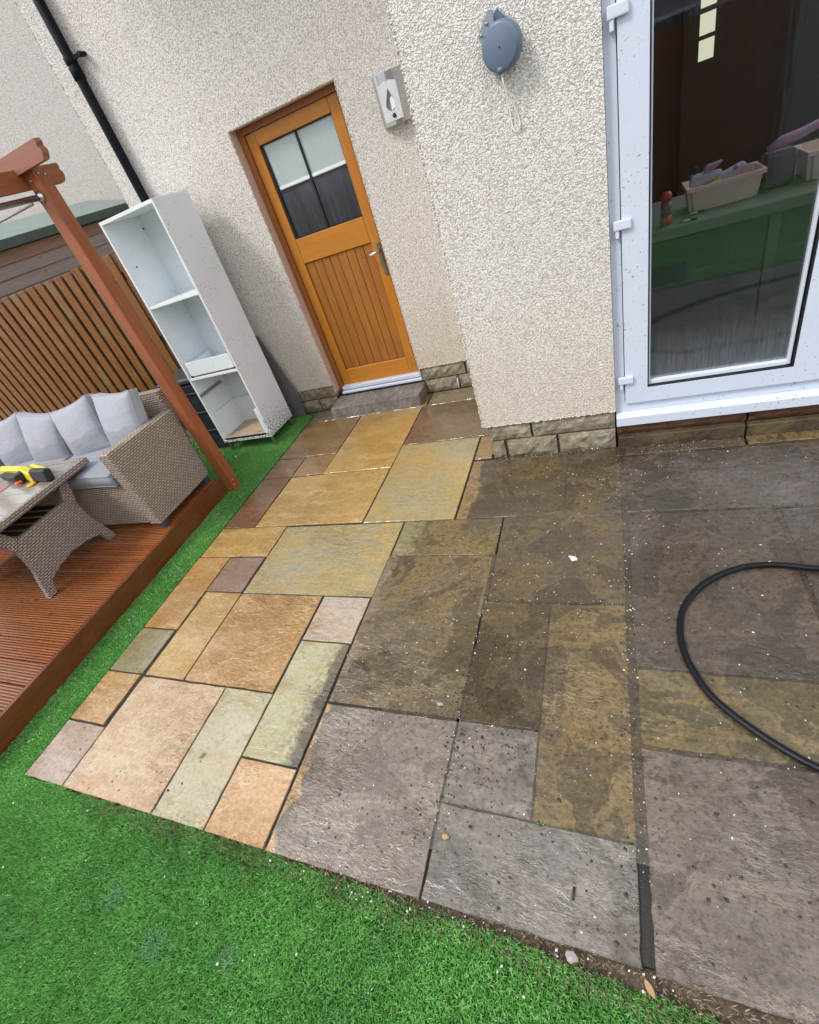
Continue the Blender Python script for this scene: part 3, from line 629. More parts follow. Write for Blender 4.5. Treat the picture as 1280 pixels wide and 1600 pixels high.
# reveals of the back door
g = MB(); g.box(-2.474, -2.466, 3.944, 4.10, .16, 2.243); g.box(-1.571, -1.563, 3.944, 4.10, .16, 2.243); g.box(-2.466, -1.571, 3.944, 4.10, 2.237, 2.246); g.build('door_reveal', M['reveal'], house)
# brick course and stone strip below the patio doors
for i, (x0, x1) in enumerate(((.016, .66), (.672, 1.24), (1.252, 1.88))): stone(x0, x1, .076, .144, 2.768, mat='brick', name='brick', amp=.003)
for i, (x0, x1, mt) in enumerate(((.020, .655, 'kerbstone'), (.665, 1.3, 'kerbstone'), (1.31, 1.88, 'kerbstone'))):
    g = MB(); g.box(x0, x1, 2.735 + .006 * i, 2.80, -.02, .07 - .006 * i, .004); g.build('strip_stone', M[mt], house)
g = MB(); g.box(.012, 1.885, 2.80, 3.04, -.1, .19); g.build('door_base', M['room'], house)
# roof, stopped short of the room so sky light gets in; gutter
g = MB(); g.prism([(2.35, 5.25), (2.35, 5.32), (7.0, 7.9), (7.0, 7.8)], 'x', -3.9, -.3); g.build('roof', M['tiles'], house)
g = MB(); g.box(-3.9, 6.3, 2.38, 2.42, 5.12, 5.3); g.box(-3.9, 6.3, 2.42, 3.94, 5.22, 5.25); g.build('fascia', M['upvc_clean'], house)
# dark room behind the patio doors, ceiling and side opened for sky light
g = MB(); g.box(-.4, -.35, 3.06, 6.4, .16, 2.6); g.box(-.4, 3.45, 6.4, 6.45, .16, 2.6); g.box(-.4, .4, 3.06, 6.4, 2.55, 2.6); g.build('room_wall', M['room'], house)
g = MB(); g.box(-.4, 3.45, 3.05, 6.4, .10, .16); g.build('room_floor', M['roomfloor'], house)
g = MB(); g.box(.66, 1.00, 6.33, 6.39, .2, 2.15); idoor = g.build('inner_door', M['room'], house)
for z0, z1 in ((1.87, 2.02), (1.70, 1.835), (1.535, 1.67)):
    g = MB(); g.box(.775, .885, 6.31, 6.328, z0, z1); g.build('pane', M['lit_pane'], idoor)

# back door (part of the house) : frame > leaf, planks, panes, threshold, handle
g = MB(); g.box(-2.464, -2.414, 4.030, 4.10, .13, 2.235, .003); g.box(-1.612, -1.573, 4.030, 4.10, .13, 2.235, .003); g.box(-2.413, -1.613, 4.030, 4.10, 2.195, 2.235, .003)
bd = g.build('back_door', M['oak_frame'], house)
bd['label'] = 'orange stained wooden back door with a half glazed top'
yl = 4.045
for x0, x1 in ((-2.410, -2.330), (-1.697, -1.617)):
    g = MB(); g.box(x0, x1, yl, yl + .044, .168, 2.19, .003); g.build('stile', M['oak'], bd)
for z0, z1 in ((2.105, 2.19), (1.285, 1.468), (.168, .33)):
    g = MB(); g.box(-2.329, -1.698, yl, yl + .044, z0, z1, .003); g.build('rail', M['oak_h'], bd)
g = MB(); g.box(0, .0765, yl + .014, yl + .035, .331, 1.284, .005); pk = g.build('plank', wood('oak_plank', (.44, .175, .030), (.32, .115, .018), 'z', .42, knots=False, sc=1), bd, loc=None)
pk.data.transform(Matrix.Translation((0, 0, 0)))
n = 8; pit = (2.329 - 1.698) / n
pk.location = (-2.329 + .77 - (-.0) - .77 + .001, 0, 0)
for i in range(1, n):
    o = pk.copy(); COL.objects.link(o); o.parent = bd; o.location = (pk.location.x + i * pit, 0, 0)
g = MB(); g.box(-2.329, -1.698, yl + .036, yl + .042, .331, 1.284); g.build('backing_panel', M['oak_frame'], bd)
# panes: upper two pale (blind behind), lower two dark and streaked; slim black muntins
for x0, x1 in ((-2.312, -2.020), (-2.004, -1.706)):
    g = MB(); g.box(x0 + .012 * (x0 < -2.2), x1, yl + .026, yl + .030, 1.81, 2.095); o = g.build('pane', M['blind'], bd); o['label'] = 'pale upper pane with a blind behind'
    g = MB(); g.box(x0, x1, yl + .022, yl + .030, 1.477, 1.792); o = g.build('pane', M['dark_pane'], bd); o['label'] = 'dark streaked lower pane'
    g = MB(); g.box(x0 + .012 * (x0 < -2.2), x1, yl + .022, yl + .026, 1.811, 1.832, .001); g.build('blind_rail', M['diffuser'], bd)
g = MB(); g.box(-2.019, -2.005, yl + .012, yl + .032, 1.470, 2.104); g.box(-2.328, -1.699, yl + .014, yl + .0325, 1.793, 1.807)
g.box(-2.3285, -2.313, yl + .010, yl + .033, 1.471, 2.104); g.box(-1.705, -1.6985, yl + .016, yl + .033, 1.471, 2.104); g.box(-2.312, -1.706, yl + .016, yl + .033, 2.096, 2.104); g.box(-2.312, -1.706, yl + .016, yl + .033, 1.469, 1.4765); g.build('glazing_bar', M['gasket'], bd)
g = MB(); g.box(-2.410, -1.590, 3.990, 4.042, .150, .185, .003); g.box(-2.412, -1.570, 3.955, 3.9845, .128, .150, .003); g.build('threshold', M['upvc'], bd)
g = MB(); g.box(-1.655, -1.625, yl - .009, yl - .001, 1.03, 1.275, .004); g.build('handle_plate', plain('weathered_brass', (.16, .20, .17), .5, .4, sc=60, metal=.6), bd)
g = MB(); g.tube([(-1.640, yl - .01, 1.215), (-1.640, yl - .05, 1.215)], .010); g.tube([(-1.640, yl - .05, 1.215), (-1.66, yl - .054, 1.214), (-1.70, yl - .054, 1.208), (-1.755, yl - .05, 1.203)], [.009, .009, .0085, .0075]); g.build('handle', M['steel'], bd)

# patio doors (part of the house)
g = MB(); U = 'upvc'
def mitre(g, x0, x1, z0, z1, w, y0, y1, wb=None, bev=.003):
    wb = wb or w
    g.prism([(x0, z0), (x0 + w, z0 + wb), (x0 + w, z1 - w), (x0, z1)], 'y', y0, y1); g.prism([(x1, z0), (x1, z1), (x1 - w, z1 - w), (x1 - w, z0 + wb)], 'y', y0, y1)
    g.prism([(x0, z0), (x1, z0), (x1 - w, z0 + wb), (x0 + w, z0 + wb)], 'y', y0, y1); g.prism([(x0, z1), (x0 + w, z1 - w), (x1 - w, z1 - w), (x1, z1)], 'y', y0, y1)
mitre(g, .014, 1.883, .218, 2.215, .046, 2.790, 2.86, .062)
pdoor = g.build('patio_door', M[U], house); pdoor['label'] = 'white plastic patio doors with full height glass'
def sash(x0, x1, hinge_left):
    g = MB(); mitre(g, x0, x1, .275, 2.175, .112, 2.770, 2.845, .085); s_ = g.build('sash', M[U], pdoor)
    a, b_, c, d = x0 + .112, x1 - .112, .360, 2.063
    g = MB(); mitre(g, a - .001, b_ + .001, c - .001, d, .007, 2.774, 2.84); g.build('gasket', M['gasket'], pdoor)
    g = MB(); w = .018
    for q in ((a + .006, a + .006 + .008, c, d), (b_ - .026, b_ - .012, c + .01, d)): g.box(q[0], q[1], 2.790, 2.838, q[2], q[3], .002)
    g.box(a + .014, b_ - .0265, 2.790, 2.838, c + .008, c + .030, .002); g.build('glazing_bead', M['upvc_clean'], pdoor)
    g = MB(); g.box(a + .0145, b_ - .0265, 2.815, 2.821, c + .0305, d); g.build('pane', M['glass'], pdoor)
sash(.064, .940, True); sash(.9445, 1.822, False)
for z in (.425, 1.205, 1.925):
    g = MB(); g.box(.030, .105, 2.752, 2.7695, z - .020, z + .020, .005, 2); g.box(.038, .054, 2.756, 2.7895, z - .055, z - .021, .003); g.build('hinge', M['upvc_clean'], pdoor)
g = MB(); g.prism([(2.738, .148), (2.862, .148), (2.862, .216), (2.775, .216), (2.738, .200)], 'x', .014, 1.883); g.build('sill', M[U], pdoor)

# ------------------------------------------------------------------ doorstep
g = MB(); g.box(-2.462, -1.548, 3.72, 3.985, -.015, .103, .010, 2)
st = g.build('doorstep', None or plain('x', (1, 1, 1)), None)
def mk_step():
    b = NB('step_stone'); v = b.obj(); n = b.noise(b.map(v, rot=(0, 0, .35), sc=(55, 6, 20)), 1.6, 5, .65, .6); n2 = b.noise(v, 7, 4); n3 = b.noise(v, 70, 3)
    col = b.mix(b.ss(n, .35, .68), (.16, .135, .118), (.38, .355, .335)); col = b.mix(b.ss(n2, .42, .62, 0, .55), col, (.10, .085, .08)); col = b.mix(b.ss(n3, .5, .7, 0, .3), col, (.35, .33, .31))
    return b.fin(col, b.ss(n2, .35, .6, .22, .5), b.bump(n, .5, .006), spec=.5)
st.data.materials[0] = mk_step()
tag(st, 'wet grey brown stone step in front of the orange back door', 'doorstep')

# ------------------------------------------------------------------ downpipe
dp = thing('downpipe', 'black plastic downpipe on the pebbledash behind the white cabinet', 'downpipe', (-3.43, 3.89, 0))
g = MB(); g.tube([(-3.43, 3.89, .05), (-3.43, 3.89, 5.2)], .036, 20); g.build('pipe', M['black'], dp)
for z in (2.96, 1.2, 4.6):
    g = MB(); g.lathe([(.039, -.022), (.042, -.018), (.042, .018), (.039, .022)], (-3.43, 3.89, z)); g.box(-3.40, -3.335, 3.878, 3.896, z - .012, z + .012, .002); g.lathe([(.0, -.01), (.016, -.01), (.016, .01), (0.0, .01)], (-3.325, 3.89, z), Matrix.Rotation(R(90), 3, 'X')); g.box(-3.345, -3.31, 3.89, 3.939, z - .010, z + .010); g.build('bracket', M['black'], dp)
g = MB(); g.lathe([(.0365, 2.85), (.042, 2.852), (.042, 2.925), (.0365, 2.93)], (-3.43, 3.89, 0)); g.build('socket', M['black'], dp)

# ------------------------------------------------------------------ wall lamp
lamp = thing('wall_lamp', 'curved brushed steel wall lamp with a teardrop opening, right of the orange door', 'wall lamp', (-1.21, 3.94, 1.9))
def arc(cx, w, dep, n=14, y0=3.938):
    return [(cx - w * math.cos(math.pi * k / n), y0 - dep * math.sin(math.pi * k / n)) for k in range(n + 1)]
o1 = arc(-1.21, .105, .062); o2 = arc(-1.21, .100, .056)
g = MB(); g.prism(o1 + o2[::-1], 'z', 1.900, 2.160); g.prism(arc(-1.21, .1005, .0555), 'z', 2.150, 2.156); g.prism(arc(-1.21, .1005, .0555), 'z', 1.904, 1.910); g.build('body', M['steel'], lamp)
# raised front plate with teardrop hole
td = [];
for k in range(24):
    a = 2 * math.pi * k / 24; r = .034; x = r * math.sin(a) * (1 if math.cos(a) < 0 else (1 - math.cos(a)) ** .8 * .95 + .05); z = 2.015 - r * 1.0 * math.cos(a + math.pi) * 1.0
    z = 2.003 + (.078 * max(0, math.cos(a)) ** 1.0 if math.cos(a) > 0 else r * math.cos(a)); td.append((-1.21 + x, z))
def plate(g, outer, hole, y0, y1):
    n = len(hole); bm = g.bm; L = []
    for y in (y0, y1):
        H = [bm.verts.new((p[0], y, p[1])) for p in hole]; O = []
        for p in hole:
            d = Vector((p[0] + 1.21, p[1] - 2.018)); 
            t = min((.062 / abs(d.x)) if abs(d.x) > 1e-6 else 1e9, (.098 / abs(d.y)) if abs(d.y) > 1e-6 else 1e9); O.append(bm.verts.new((-1.21 + d.x * t, y, 2.018 + d.y * t)))
        for i in range(n): bm.faces.new([H[i], H[(i + 1) % n], O[(i + 1) % n], O[i]])
        L.append((H, O))
    for j in (0, 1):
        for i in range(n): bm.faces.new([L[0][j][i], L[0][j][(i + 1) % n], L[1][j][(i + 1) % n], L[1][j][i]])
g = MB(); plate(g, None, td, 3.862, 3.8745); g.build('front_plate', plain('polished_plate', (.85, .87, .88), .25, .05, metal=.45), lamp)
g = MB(); g.box(-1.252, -1.168, 3.8748, 3.8752, 1.955, 2.095); g.build('shade_recess', plain('dark_steel_inside', (.30, .28, .27), .3, .1, metal=.5), lamp)
g = MB(); g.prism([(-1.214, 1.972), (-1.186, 1.984), (-1.180, 2.008), (-1.196, 2.042), (-1.212, 2.03)], 'y', 3.8685, 3.8742); g.build('diffuser', M['diffuser'], lamp)
g = MB(); g.lathe([(.013, 0), (.011, .006), (.006, .010), (0.001, .011)], (-1.205, 3.862, 1.945), Matrix.Rotation(R(90), 3, 'X'), 16); g.build('sensor', M['gasket'], lamp)

# ------------------------------------------------------------------ washing line reel
reel = thing('washing_line_reel', 'round slate blue washing line reel on the pebbledash left of the patio doors', 'washing line', (-.36, 2.755, 1.97))
Mr = Matrix.Rotation(R(-12), 3, 'Z') @ Matrix.Rotation(R(90), 3, 'X')
c0 = Vector((-.352, 2.712, 1.965))
g = MB(); g.lathe([(.070, -.026), (.078, -.020), (.078, .016), (.074, .024), (.066, .0275), (.001, .029)], c0, Mr, 40); g.build('drum', M['reel'], reel)
g = MB(); g.lathe([(.0035, .0), (.0035, .0305), (.0, .0306)], c0, Mr, 10); g.build('centre_hole', M['gasket'], reel)
g = MB(); g.prism([(-.412, 2.025), (-.365, 2.072), (-.352, 2.078), (-.345, 2.06), (-.30, 2.015), (-.30, 1.95), (-.425, 1.95), (-.430, 2.01)], 'y', 2.722, 2.752, .003); g.build('back_housing', M['reel'], reel)
g = MB(); g.prism([(-.438, 2.020), (-.385, 2.082), (-.366, 2.076), (-.372, 2.00), (-.418, 1.985)], 'y', 2.700, 2.706, .001); g.build('bracket', plain('grey_blue_bracket', (.30, .36, .42), .35, .1, metal=.3), reel)
for p in ((-.422, 2.020), (-.396, 2.046)):
    g = MB(); g.lathe([(.006, 0), (.006, .003), (.002, .005)], (p[0], 2.699, p[1]), Matrix.Rotation(R(90), 3, 'X'), 10); g.build('screw', M['steel_dark'], reel)
g = MB(); g.lathe([(.016, 0), (.016, .018), (.010, .020)], (-.366, 2.700, 1.888), None, 16); g.build('outlet', M['reel'], reel)
g = MB(); g.tube([(-.367, 2.70, 1.895), (-.362, 2.70, 1.85), (-.352, 2.72, 1.82), (-.34, 2.742, 1.78), (-.326, 2.748, 1.735), (-.322, 2.748, 1.705), (-.330, 2.748, 1.685), (-.347, 2.748, 1.682), (-.356, 2.748, 1.70), (-.358, 2.748, 1.75), (-.356, 2.735, 1.80), (-.360, 2.71, 1.84)], .0030, 6); g.build('line', M['cord'], reel)
g = MB(); g.tube([(-.372, 2.70, 1.897), (-.374, 2.70, 1.868)], .003, 6); g.build('hook', M['steel_dark'], reel)

# short white overflow pipe in the plinth
g = MB(); g.tube([(-1.237, 3.955, .095), (-1.237, 3.925, .092), (-1.236, 3.918, .075), (-1.236, 3.918, .015)], .006, 8); o = g.build('overflow_pipe', M['upvc_clean'])
tag(o, 'short thin white pipe standing against the plinth right of the step', 'pipe')

# ------------------------------------------------------------------ white cabinet
cab = thing('cabinet', 'tall white open cabinet splashed with mud, leaning by the black downpipe', 'cabinet', (-3.5364, 3.3485, .0992), (R(-1.88), R(-.12), R(-1.04)))
Wc, Dc, Hc, t = .60, .408, 1.95, .018
def cb(name, mat, *a, bev=.0012, par=None, label=None):
    g = MB(); g.box(*a, bev); o = g.build(name, M[mat], par or cab, local=True)
    if label: o['label'] = label
    return o
cb('side_panel', 'cab', 0, t, 0, Dc, .024, Hc - .024); cb('side_panel', 'cab_side', Wc - t, Wc, 0, Dc, .024, Hc - .024, label='right side panel spattered with dirt')
cb('top_panel', 'cab', 0, Wc, -.001, Dc, Hc - .0235, Hc); cb('bottom_panel', 'cab_side', 0, Wc, -.001, Dc, 0, .0235)
cb('back_panel', 'cab', t + .0005, Wc - t - .0005, Dc - .012, Dc - .004, .024, Hc - .024)
cb('shelf', 'edge', t + .0005, Wc - t - .0005, .004, Dc - .013, 1.292, 1.314); cb('shelf', 'edge', t + .0005, Wc - t - .0005, .004, Dc - .013, .652, .674)
dr = cb('drawer', 'cab', t + .030, Wc - t - .012, .006, .020, .690, .812, label='upper drawer pushed in on the middle shelf')
cb('drawer_side', 'cab', t + .030, t + .042, .0205, .36, .695, .80, par=dr); cb('drawer_side', 'cab', Wc - t - .024, Wc - t - .012, .0205, .36, .695, .80, par=dr); cb('drawer_base', 'cab', t + .0425, Wc - t - .0245, .0205, .36, .696, .702, par=dr)
for x, z in ((t + .030, .684), (Wc - t - .020, .684)): cb('corner_clip', 'gasket', x, x + .012, .003, .03, z - .008, z + .012, par=dr)
g = MB(); g.obox((t + .012, .17, .50), 0, (.006, .165, .013), Matrix.Rotation(R(0), 3, 'X')); g.obox((t + .020, .17, .497), 0, (.003, .12, .006), Matrix.Rotation(0, 3, 'X')); g.build('drawer_runner', M['steel_dark'], cab, local=True)
lo = cb('lower_drawer', 'cab', t + .004, t + .018, .004, .385, .040, .30, label='lower drawer with its front missing and a bare hardboard base')
cb('drawer_back', 'cab', t + .0185, Wc - .05, .370, .385, .040, .30, par=lo); cb('drawer_side', 'cab', Wc - .062, Wc - .049, .004, .369, .046, .285, par=lo)
cb('drawer_base', 'hardboard', t + .0185, Wc - .0625, .002, .3695, .040, .048, par=lo); cb('base_edge', 'gasket', t + .0185, Wc - .0625, -.0005, .0015, .028, .046, par=lo)
cb('side_strip', 'edge', Wc - .048, Wc - .024, .003, .018, .034, .292, par=lo)
for x, y, z in ((t + .002, Dc - .03, 1.83), (Wc - t - .012, .012, 1.335), (t + .002, .1, 1.60), (Wc - t - .012, .012, .495), (t + .25, Dc - .02, 1.60), (Wc - .03, .002, .03)):
    cb('hardware_clip', 'gasket', x, x + .010, y, y + .008, z, z + .012)
for x, y in ((.03, .03), (Wc - .03, .03), (.03, Dc - .03), (Wc - .03, Dc - .03)):
    g = MB(); g.box(x - .012, x + .012, y - .012, y + .012, -.105, 0, .002); g.build('leg', M['steel_dark'], cab, local=True)

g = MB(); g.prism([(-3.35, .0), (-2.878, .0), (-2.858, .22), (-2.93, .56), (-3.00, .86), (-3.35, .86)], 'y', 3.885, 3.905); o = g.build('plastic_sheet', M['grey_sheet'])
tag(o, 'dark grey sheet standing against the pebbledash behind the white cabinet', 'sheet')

# ------------------------------------------------------------------ black storage tub by the fence
tub = thing('storage_box', 'black plastic storage box on the turf between fence and white cabinet', 'storage box', (-3.80, 3.62, 0))
g = MB(); g.prism([(-3.98, .0), (-3.60, .0), (-3.56, .70), (-4.02, .70)], 'y', 3.44, 3.82, .01); g.build('body', M['felt_black'], tub)
g = MB(); g.box(-4.03, -3.55, 3.42, 3.84, .715, .765, .012); g.build('lid', plain('grey_black_lid', (.05, .055, .065), .4, .2), tub)
for z in (.2, .4, .6):
    g = MB(); g.box(-3.97, -3.61, 3.432, 3.4395, z, z + .02, .003); g.build('rib', M['felt_black'], tub)

# ------------------------------------------------------------------ fence
fen = thing('paling_fence', 'orange brown vertical paling fence behind the grey sofa', 'fence', (-3.70, 3.92, 0))
g = MB(); g.box(0, .108, 0, .019, .04, 1.85, .0025); me0 = g.build('slat', M['fence'], fen, loc=(-3.80, 3.90, 0))
base = Vector((-3.80, 3.90, 0)) - fen.location; me0.location = base; NS = 38
for i in range(1, NS):
    o = me0.copy(); COL.objects.link(o); o.parent = fen; o.location = base + Vector((-.150 * i + random.uniform(-.003, .003), random.uniform(-.002, .002), random.uniform(-.012, .008)))
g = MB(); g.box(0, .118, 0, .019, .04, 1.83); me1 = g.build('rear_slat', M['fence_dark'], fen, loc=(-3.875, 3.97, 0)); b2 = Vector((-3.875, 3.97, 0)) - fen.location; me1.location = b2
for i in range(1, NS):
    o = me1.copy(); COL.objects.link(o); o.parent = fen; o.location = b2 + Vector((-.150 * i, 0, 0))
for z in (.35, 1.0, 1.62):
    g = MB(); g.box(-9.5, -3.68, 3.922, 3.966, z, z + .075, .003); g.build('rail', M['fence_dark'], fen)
g = MB()
for i in range(NS):
    for z in (.39, 1.04, 1.66, 1.80):
        for dx in (.02, .098): g.lathe([(.0035, 0), (.0035, .002), (.001, .003)], (-3.80 - .15 * i + dx, 3.8995, z), Matrix.Rotation(R(90), 3, 'X'), 6)
o = g.build('nail', M['steel'], fen); o['kind'] = 'stuff'
g = MB(); g.box(-9.5, -4.10, 3.90, 3.945, -.02, .038); g.build('gravel_board', plain('concrete_board', (.22, .19, .16), .7, .25, bump=.5), fen)

# ------------------------------------------------------------------ shed, neighbours
shed = thing('shed', 'weathered timber shed with a green felt roof beyond the paling fence', 'shed', (-6.5, 5.5, 0))
z = 2.28; k = 0
while z > .1:
    g = MB(); h = .131
    g.prism([(-6.5, z), (-6.5 + .004, z), (-6.5 + .018, z - h), (-6.5, z - h)], 'y', 4.0, 7.15); g.build('board', M['shed_top' if k == 0 else 'shed'], shed); z -= h + .003; k += 1
g = MB(); g.box(-8.3, -6.51, 4.02, 7.13, 0, 2.27); g.prism([(-8.3, 2.27), (-6.51, 2.27), (-7.4, 2.55)], 'y', 4.03, 7.12); g.build('wall', M['shed_top'], shed)
g = MB(); g.prism([(-7.4, 2.63), (-6.44, 2.375), (-6.44, 2.345), (-7.4, 2.60)], 'y', 3.98, 7.2); g.prism([(-7.4, 2.63), (-8.36, 2.375), (-8.36, 2.345), (-7.4, 2.60)], 'y', 3.98, 7.2); g.build('roof', M['felt'], shed)
g = MB(); g.box(-6.4395, -6.425, 3.975, 7.205, 2.285, 2.382); g.build('felt_edge', M['felt_dark'], shed)
nb = thing('neighbour_house', 'grey cream pebbledash wall of the neighbouring house beyond the shed', 'house', (-8, 9, 0))
g = MB(); g.box(-16, 2, 8.0, 12, 0, 6.5); g.build('wall', M['dash_far'], nb)
g = MB(); g.prism([(7.6, 6.4), (12.4, 6.4), (10, 8.4)], 'x', -16.4, 2.4); g.build('roof', M['tiles'], nb)
# garden behind the camera (seen mirrored in the patio door)
bf = thing('rear_fence', 'dark brown board fence at the far side of the lawn, mirrored in the patio door', 'fence', (0, -3, 0))
g = MB(); g.box(0, .145, 0, .02, 0, 1.86, .003); s0 = g.build('slat', M['rear'], bf, loc=(-3.0, -3.0, 0)); s0.location = Vector((-3.0, -3.0, 0)) - bf.location
for i in range(1, 34):
    o = s0.copy(); COL.objects.link(o); o.parent = bf; o.location = s0.location + Vector((.152 * i, random.choice((0, .025)), random.uniform(-.01, .01)))
for z in (.3, 1.5):
    g = MB(); g.box(-3, 2.2, -3.06, -3.005, z, z + .08); g.build('rail', M['fence_dark'], bf)
gs = thing('grey_shed', 'grey boarded shed beside the rear fence, mirrored at the right of the patio glass', 'shed', (3.2, -3, 0))
for i in range(18):
    g = MB(); g.box(1.95 + .14 * i, 1.95 + .14 * i + .132, -2.86, -2.84, 0, 2.5, .004); g.build('board', M['greysheets'], gs)
g = MB(); g.box(1.96, 4.4, -4.4, -2.87, 0, 2.45); g.build('wall', M['greysheets'], gs); g = MB(); g.box(1.9, 4.5, -4.5, -2.75, 2.5, 2.58); g.build('roof', M['felt_dark'], gs)
oh = thing('opposite_house', 'pale rendered house across the rear fence, mirrored at the top of the patio glass', 'house', (2, -12, 0))
g = MB(); g.box(-7, 9, -15, -12, 0, 5.4); g.build('wall', plain('grey_render', (.30, .31, .34), .8, .1), oh); g = MB(); g.prism([(-15.4, 5.3), (-11.6, 5.3), (-13.5, 7.4)], 'x', -7.4, 9.4); g.build('roof', M['tiles'], oh)
for x in (.9, -2.2, 4.2):
    for z in (1.0, 3.4):
        g = MB(); g.box(x, x + 1.2, -12, -11.95, z, z + 1.15); w_ = g.build('window', M['upvc_clean'], oh)
        for a in (0, 1):
            for b_ in (0, 1): g = MB(); g.box(x + .07 + a * .55, x + .57 + a * .56, -11.945, -11.94, z + .07 + b_ * .53, z + .55 + b_ * .53); g.build('pane', M['dark_pane'], w_)

# ------------------------------------------------------------------ raised deck
deck = thing('decking', None, None, (-3.06, 1.2, 0)); tag(deck, 'wet ribbed reddish brown timber deck beside the lawn strip', kind='structure')
def board_profile(w, nr):   # ribbed anti-slip boards
    p = []; 
    for i in range(nr):
        a = w * i / nr; q = w / nr
        p += [(a + q * .10, 0), (a + q * .22, .0065), (a + q * .62, .0065), (a + q * .74, 0)]
    return p
prof = board_profile(.145, 8)
poly = [(0, -.026)] + [(0, -.001)] + [(a, b - .0065) for a, b in prof] + [(.145, -.001), (.145, -.026)]
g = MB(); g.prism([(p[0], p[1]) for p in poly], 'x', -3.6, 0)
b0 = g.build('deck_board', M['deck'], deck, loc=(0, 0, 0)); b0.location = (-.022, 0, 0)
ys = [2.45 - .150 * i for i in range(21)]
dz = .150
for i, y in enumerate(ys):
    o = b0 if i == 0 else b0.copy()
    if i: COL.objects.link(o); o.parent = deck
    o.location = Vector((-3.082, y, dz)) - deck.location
g = MB(); g.box(-3.081, -3.056, -.60, 2.618, -.02, .1505, .004, 2); g.build('fascia_board', M['fascia'], deck)
g = MB(); g.box(-6.7, -3.082, 2.600, 2.622, -.02, .149, .003); g.build('fascia_board', M['fascia'], deck)
g = MB(); g.box(-6.7, -3.09, -.55, 2.59, -.02, .118); g.build('joists', M['fence_dark'], deck)

# ------------------------------------------------------------------ pergola
per = thing('pergola', 'reddish brown timber pergola post and beams at the deck corner', 'pergola', (-3.02, 2.68, 0))
def post(x, y): g = MB(); g.box(x, x + .092, y, y + .092, -.03, 2.34, .006, 2); return g.build('post', M['post'], per)
post(-3.066, 2.636); post(-3.066, -1.2); post(-6.5, 2.636); post(-6.5, -1.2)
def scallop(y_end, z0, z1, s):   # profile end of a beam
    h = z1 - z0; return [(y_end - s * .008, z1), (y_end - s * .002, z1 - .018), (y_end - s * .012, z1 - .034), (y_end, z1 - .05), (y_end - s * .002, z0 + .030), (y_end - s * .014, z0 + .010), (y_end - s * .03, z0)]
for x in (-3.113, -6.547):
    g = MB(); g.prism([(-1.6, 2.262), (-1.6, 2.360)] + scallop(2.925, 2.262, 2.360, 1), 'x', x, x + .045); g.build('beam', M['beam'], per)
for i, y in enumerate((2.60, 1.75, .9, .05, -.8)):
    g = MB(); g.prism([(-7.0, 2.332), (-7.0, 2.426)] + scallop(-2.785, 2.332, 2.426, 1), 'y', y, y + .045); g.build('rafter', M['rafter'], per)
    if i == 0: pass
g = MB(); g.tube([(-3.035, 2.632, 2.212), (-3.035, -1.1, 2.212)], .016, 12); g.lathe([(.030, 0), (.030, .006), (.018, .014), (.016, .02)], (-3.035, 2.634, 2.212), Matrix.Rotation(R(90), 3, 'X'), 18); g.build('curtain_pole', M['steel'], per)
g = MB(); g.tube([(-3.12, 2.63, 2.20), (-6.5, 2.63, 2.20)], .007, 8); g.build('wire', M['steel_dark'], per)
for p, ax in (((-2.972, 2.655, .055), 'x'), ((-2.972, 2.675, .09), 'x'), ((-2.972, 2.66, 2.31), 'x'), ((-2.972, 2.70, 2.30), 'x'), ((-3.03, 2.634, 2.29), 'y')):
    g = MB(); g.lathe([(.007, 0), (.007, .004), (.003, .006)], p, Matrix.Rotation(R(90), 3, 'Y' if ax == 'x' else 'X'), 8); g.build('bolt', M['steel'], per)

# ------------------------------------------------------------------ wicker sofa
sofa = thing('garden_sofa', 'grey brown wicker corner sofa on the deck with grey cushions', 'sofa', (-3.17, 2.3, .15))
g = MB(); g.prism([(1.975, .205), (2.62, .205), (2.66, .80), (1.975, .835)], 'x', -3.225, -3.118, .008); g.build('arm', M['wicker'], sofa)
g = MB(); g.box(-5.6, -3.227, 2.0, 2.60, .205, .565, .006); g.box(-6.2, -5.605, .6, 2.6, .205, .565, .006); g.build('seat_base', M['wicker'], sofa)
g = MB(); g.prism([(2.60, .205), (2.665, .205), (2.735, .955), (2.66, .955)], 'x', -6.25, -3.16, .008); g.build('backrest', M['wicker'], sofa)
g = MB(); g.box(-6.27, -6.205, .6, 2.6, .205, .95, .006); g.build('side_backrest', M['wicker'], sofa)
for x, y in ((-3.16, 2.03), (-3.16, 2.58), (-4.6, 2.05), (-4.6, 2.55), (-5.9, .8)):
    g = MB(); g.prism([(x - .03, .205), (x + .03, .205), (x + .022, .15), (x - .022, .15)], 'y', y - .03, y + .03, .002); g.build('leg', plain('charcoal_plastic', (.06, .065, .075), .4, .1), sofa)

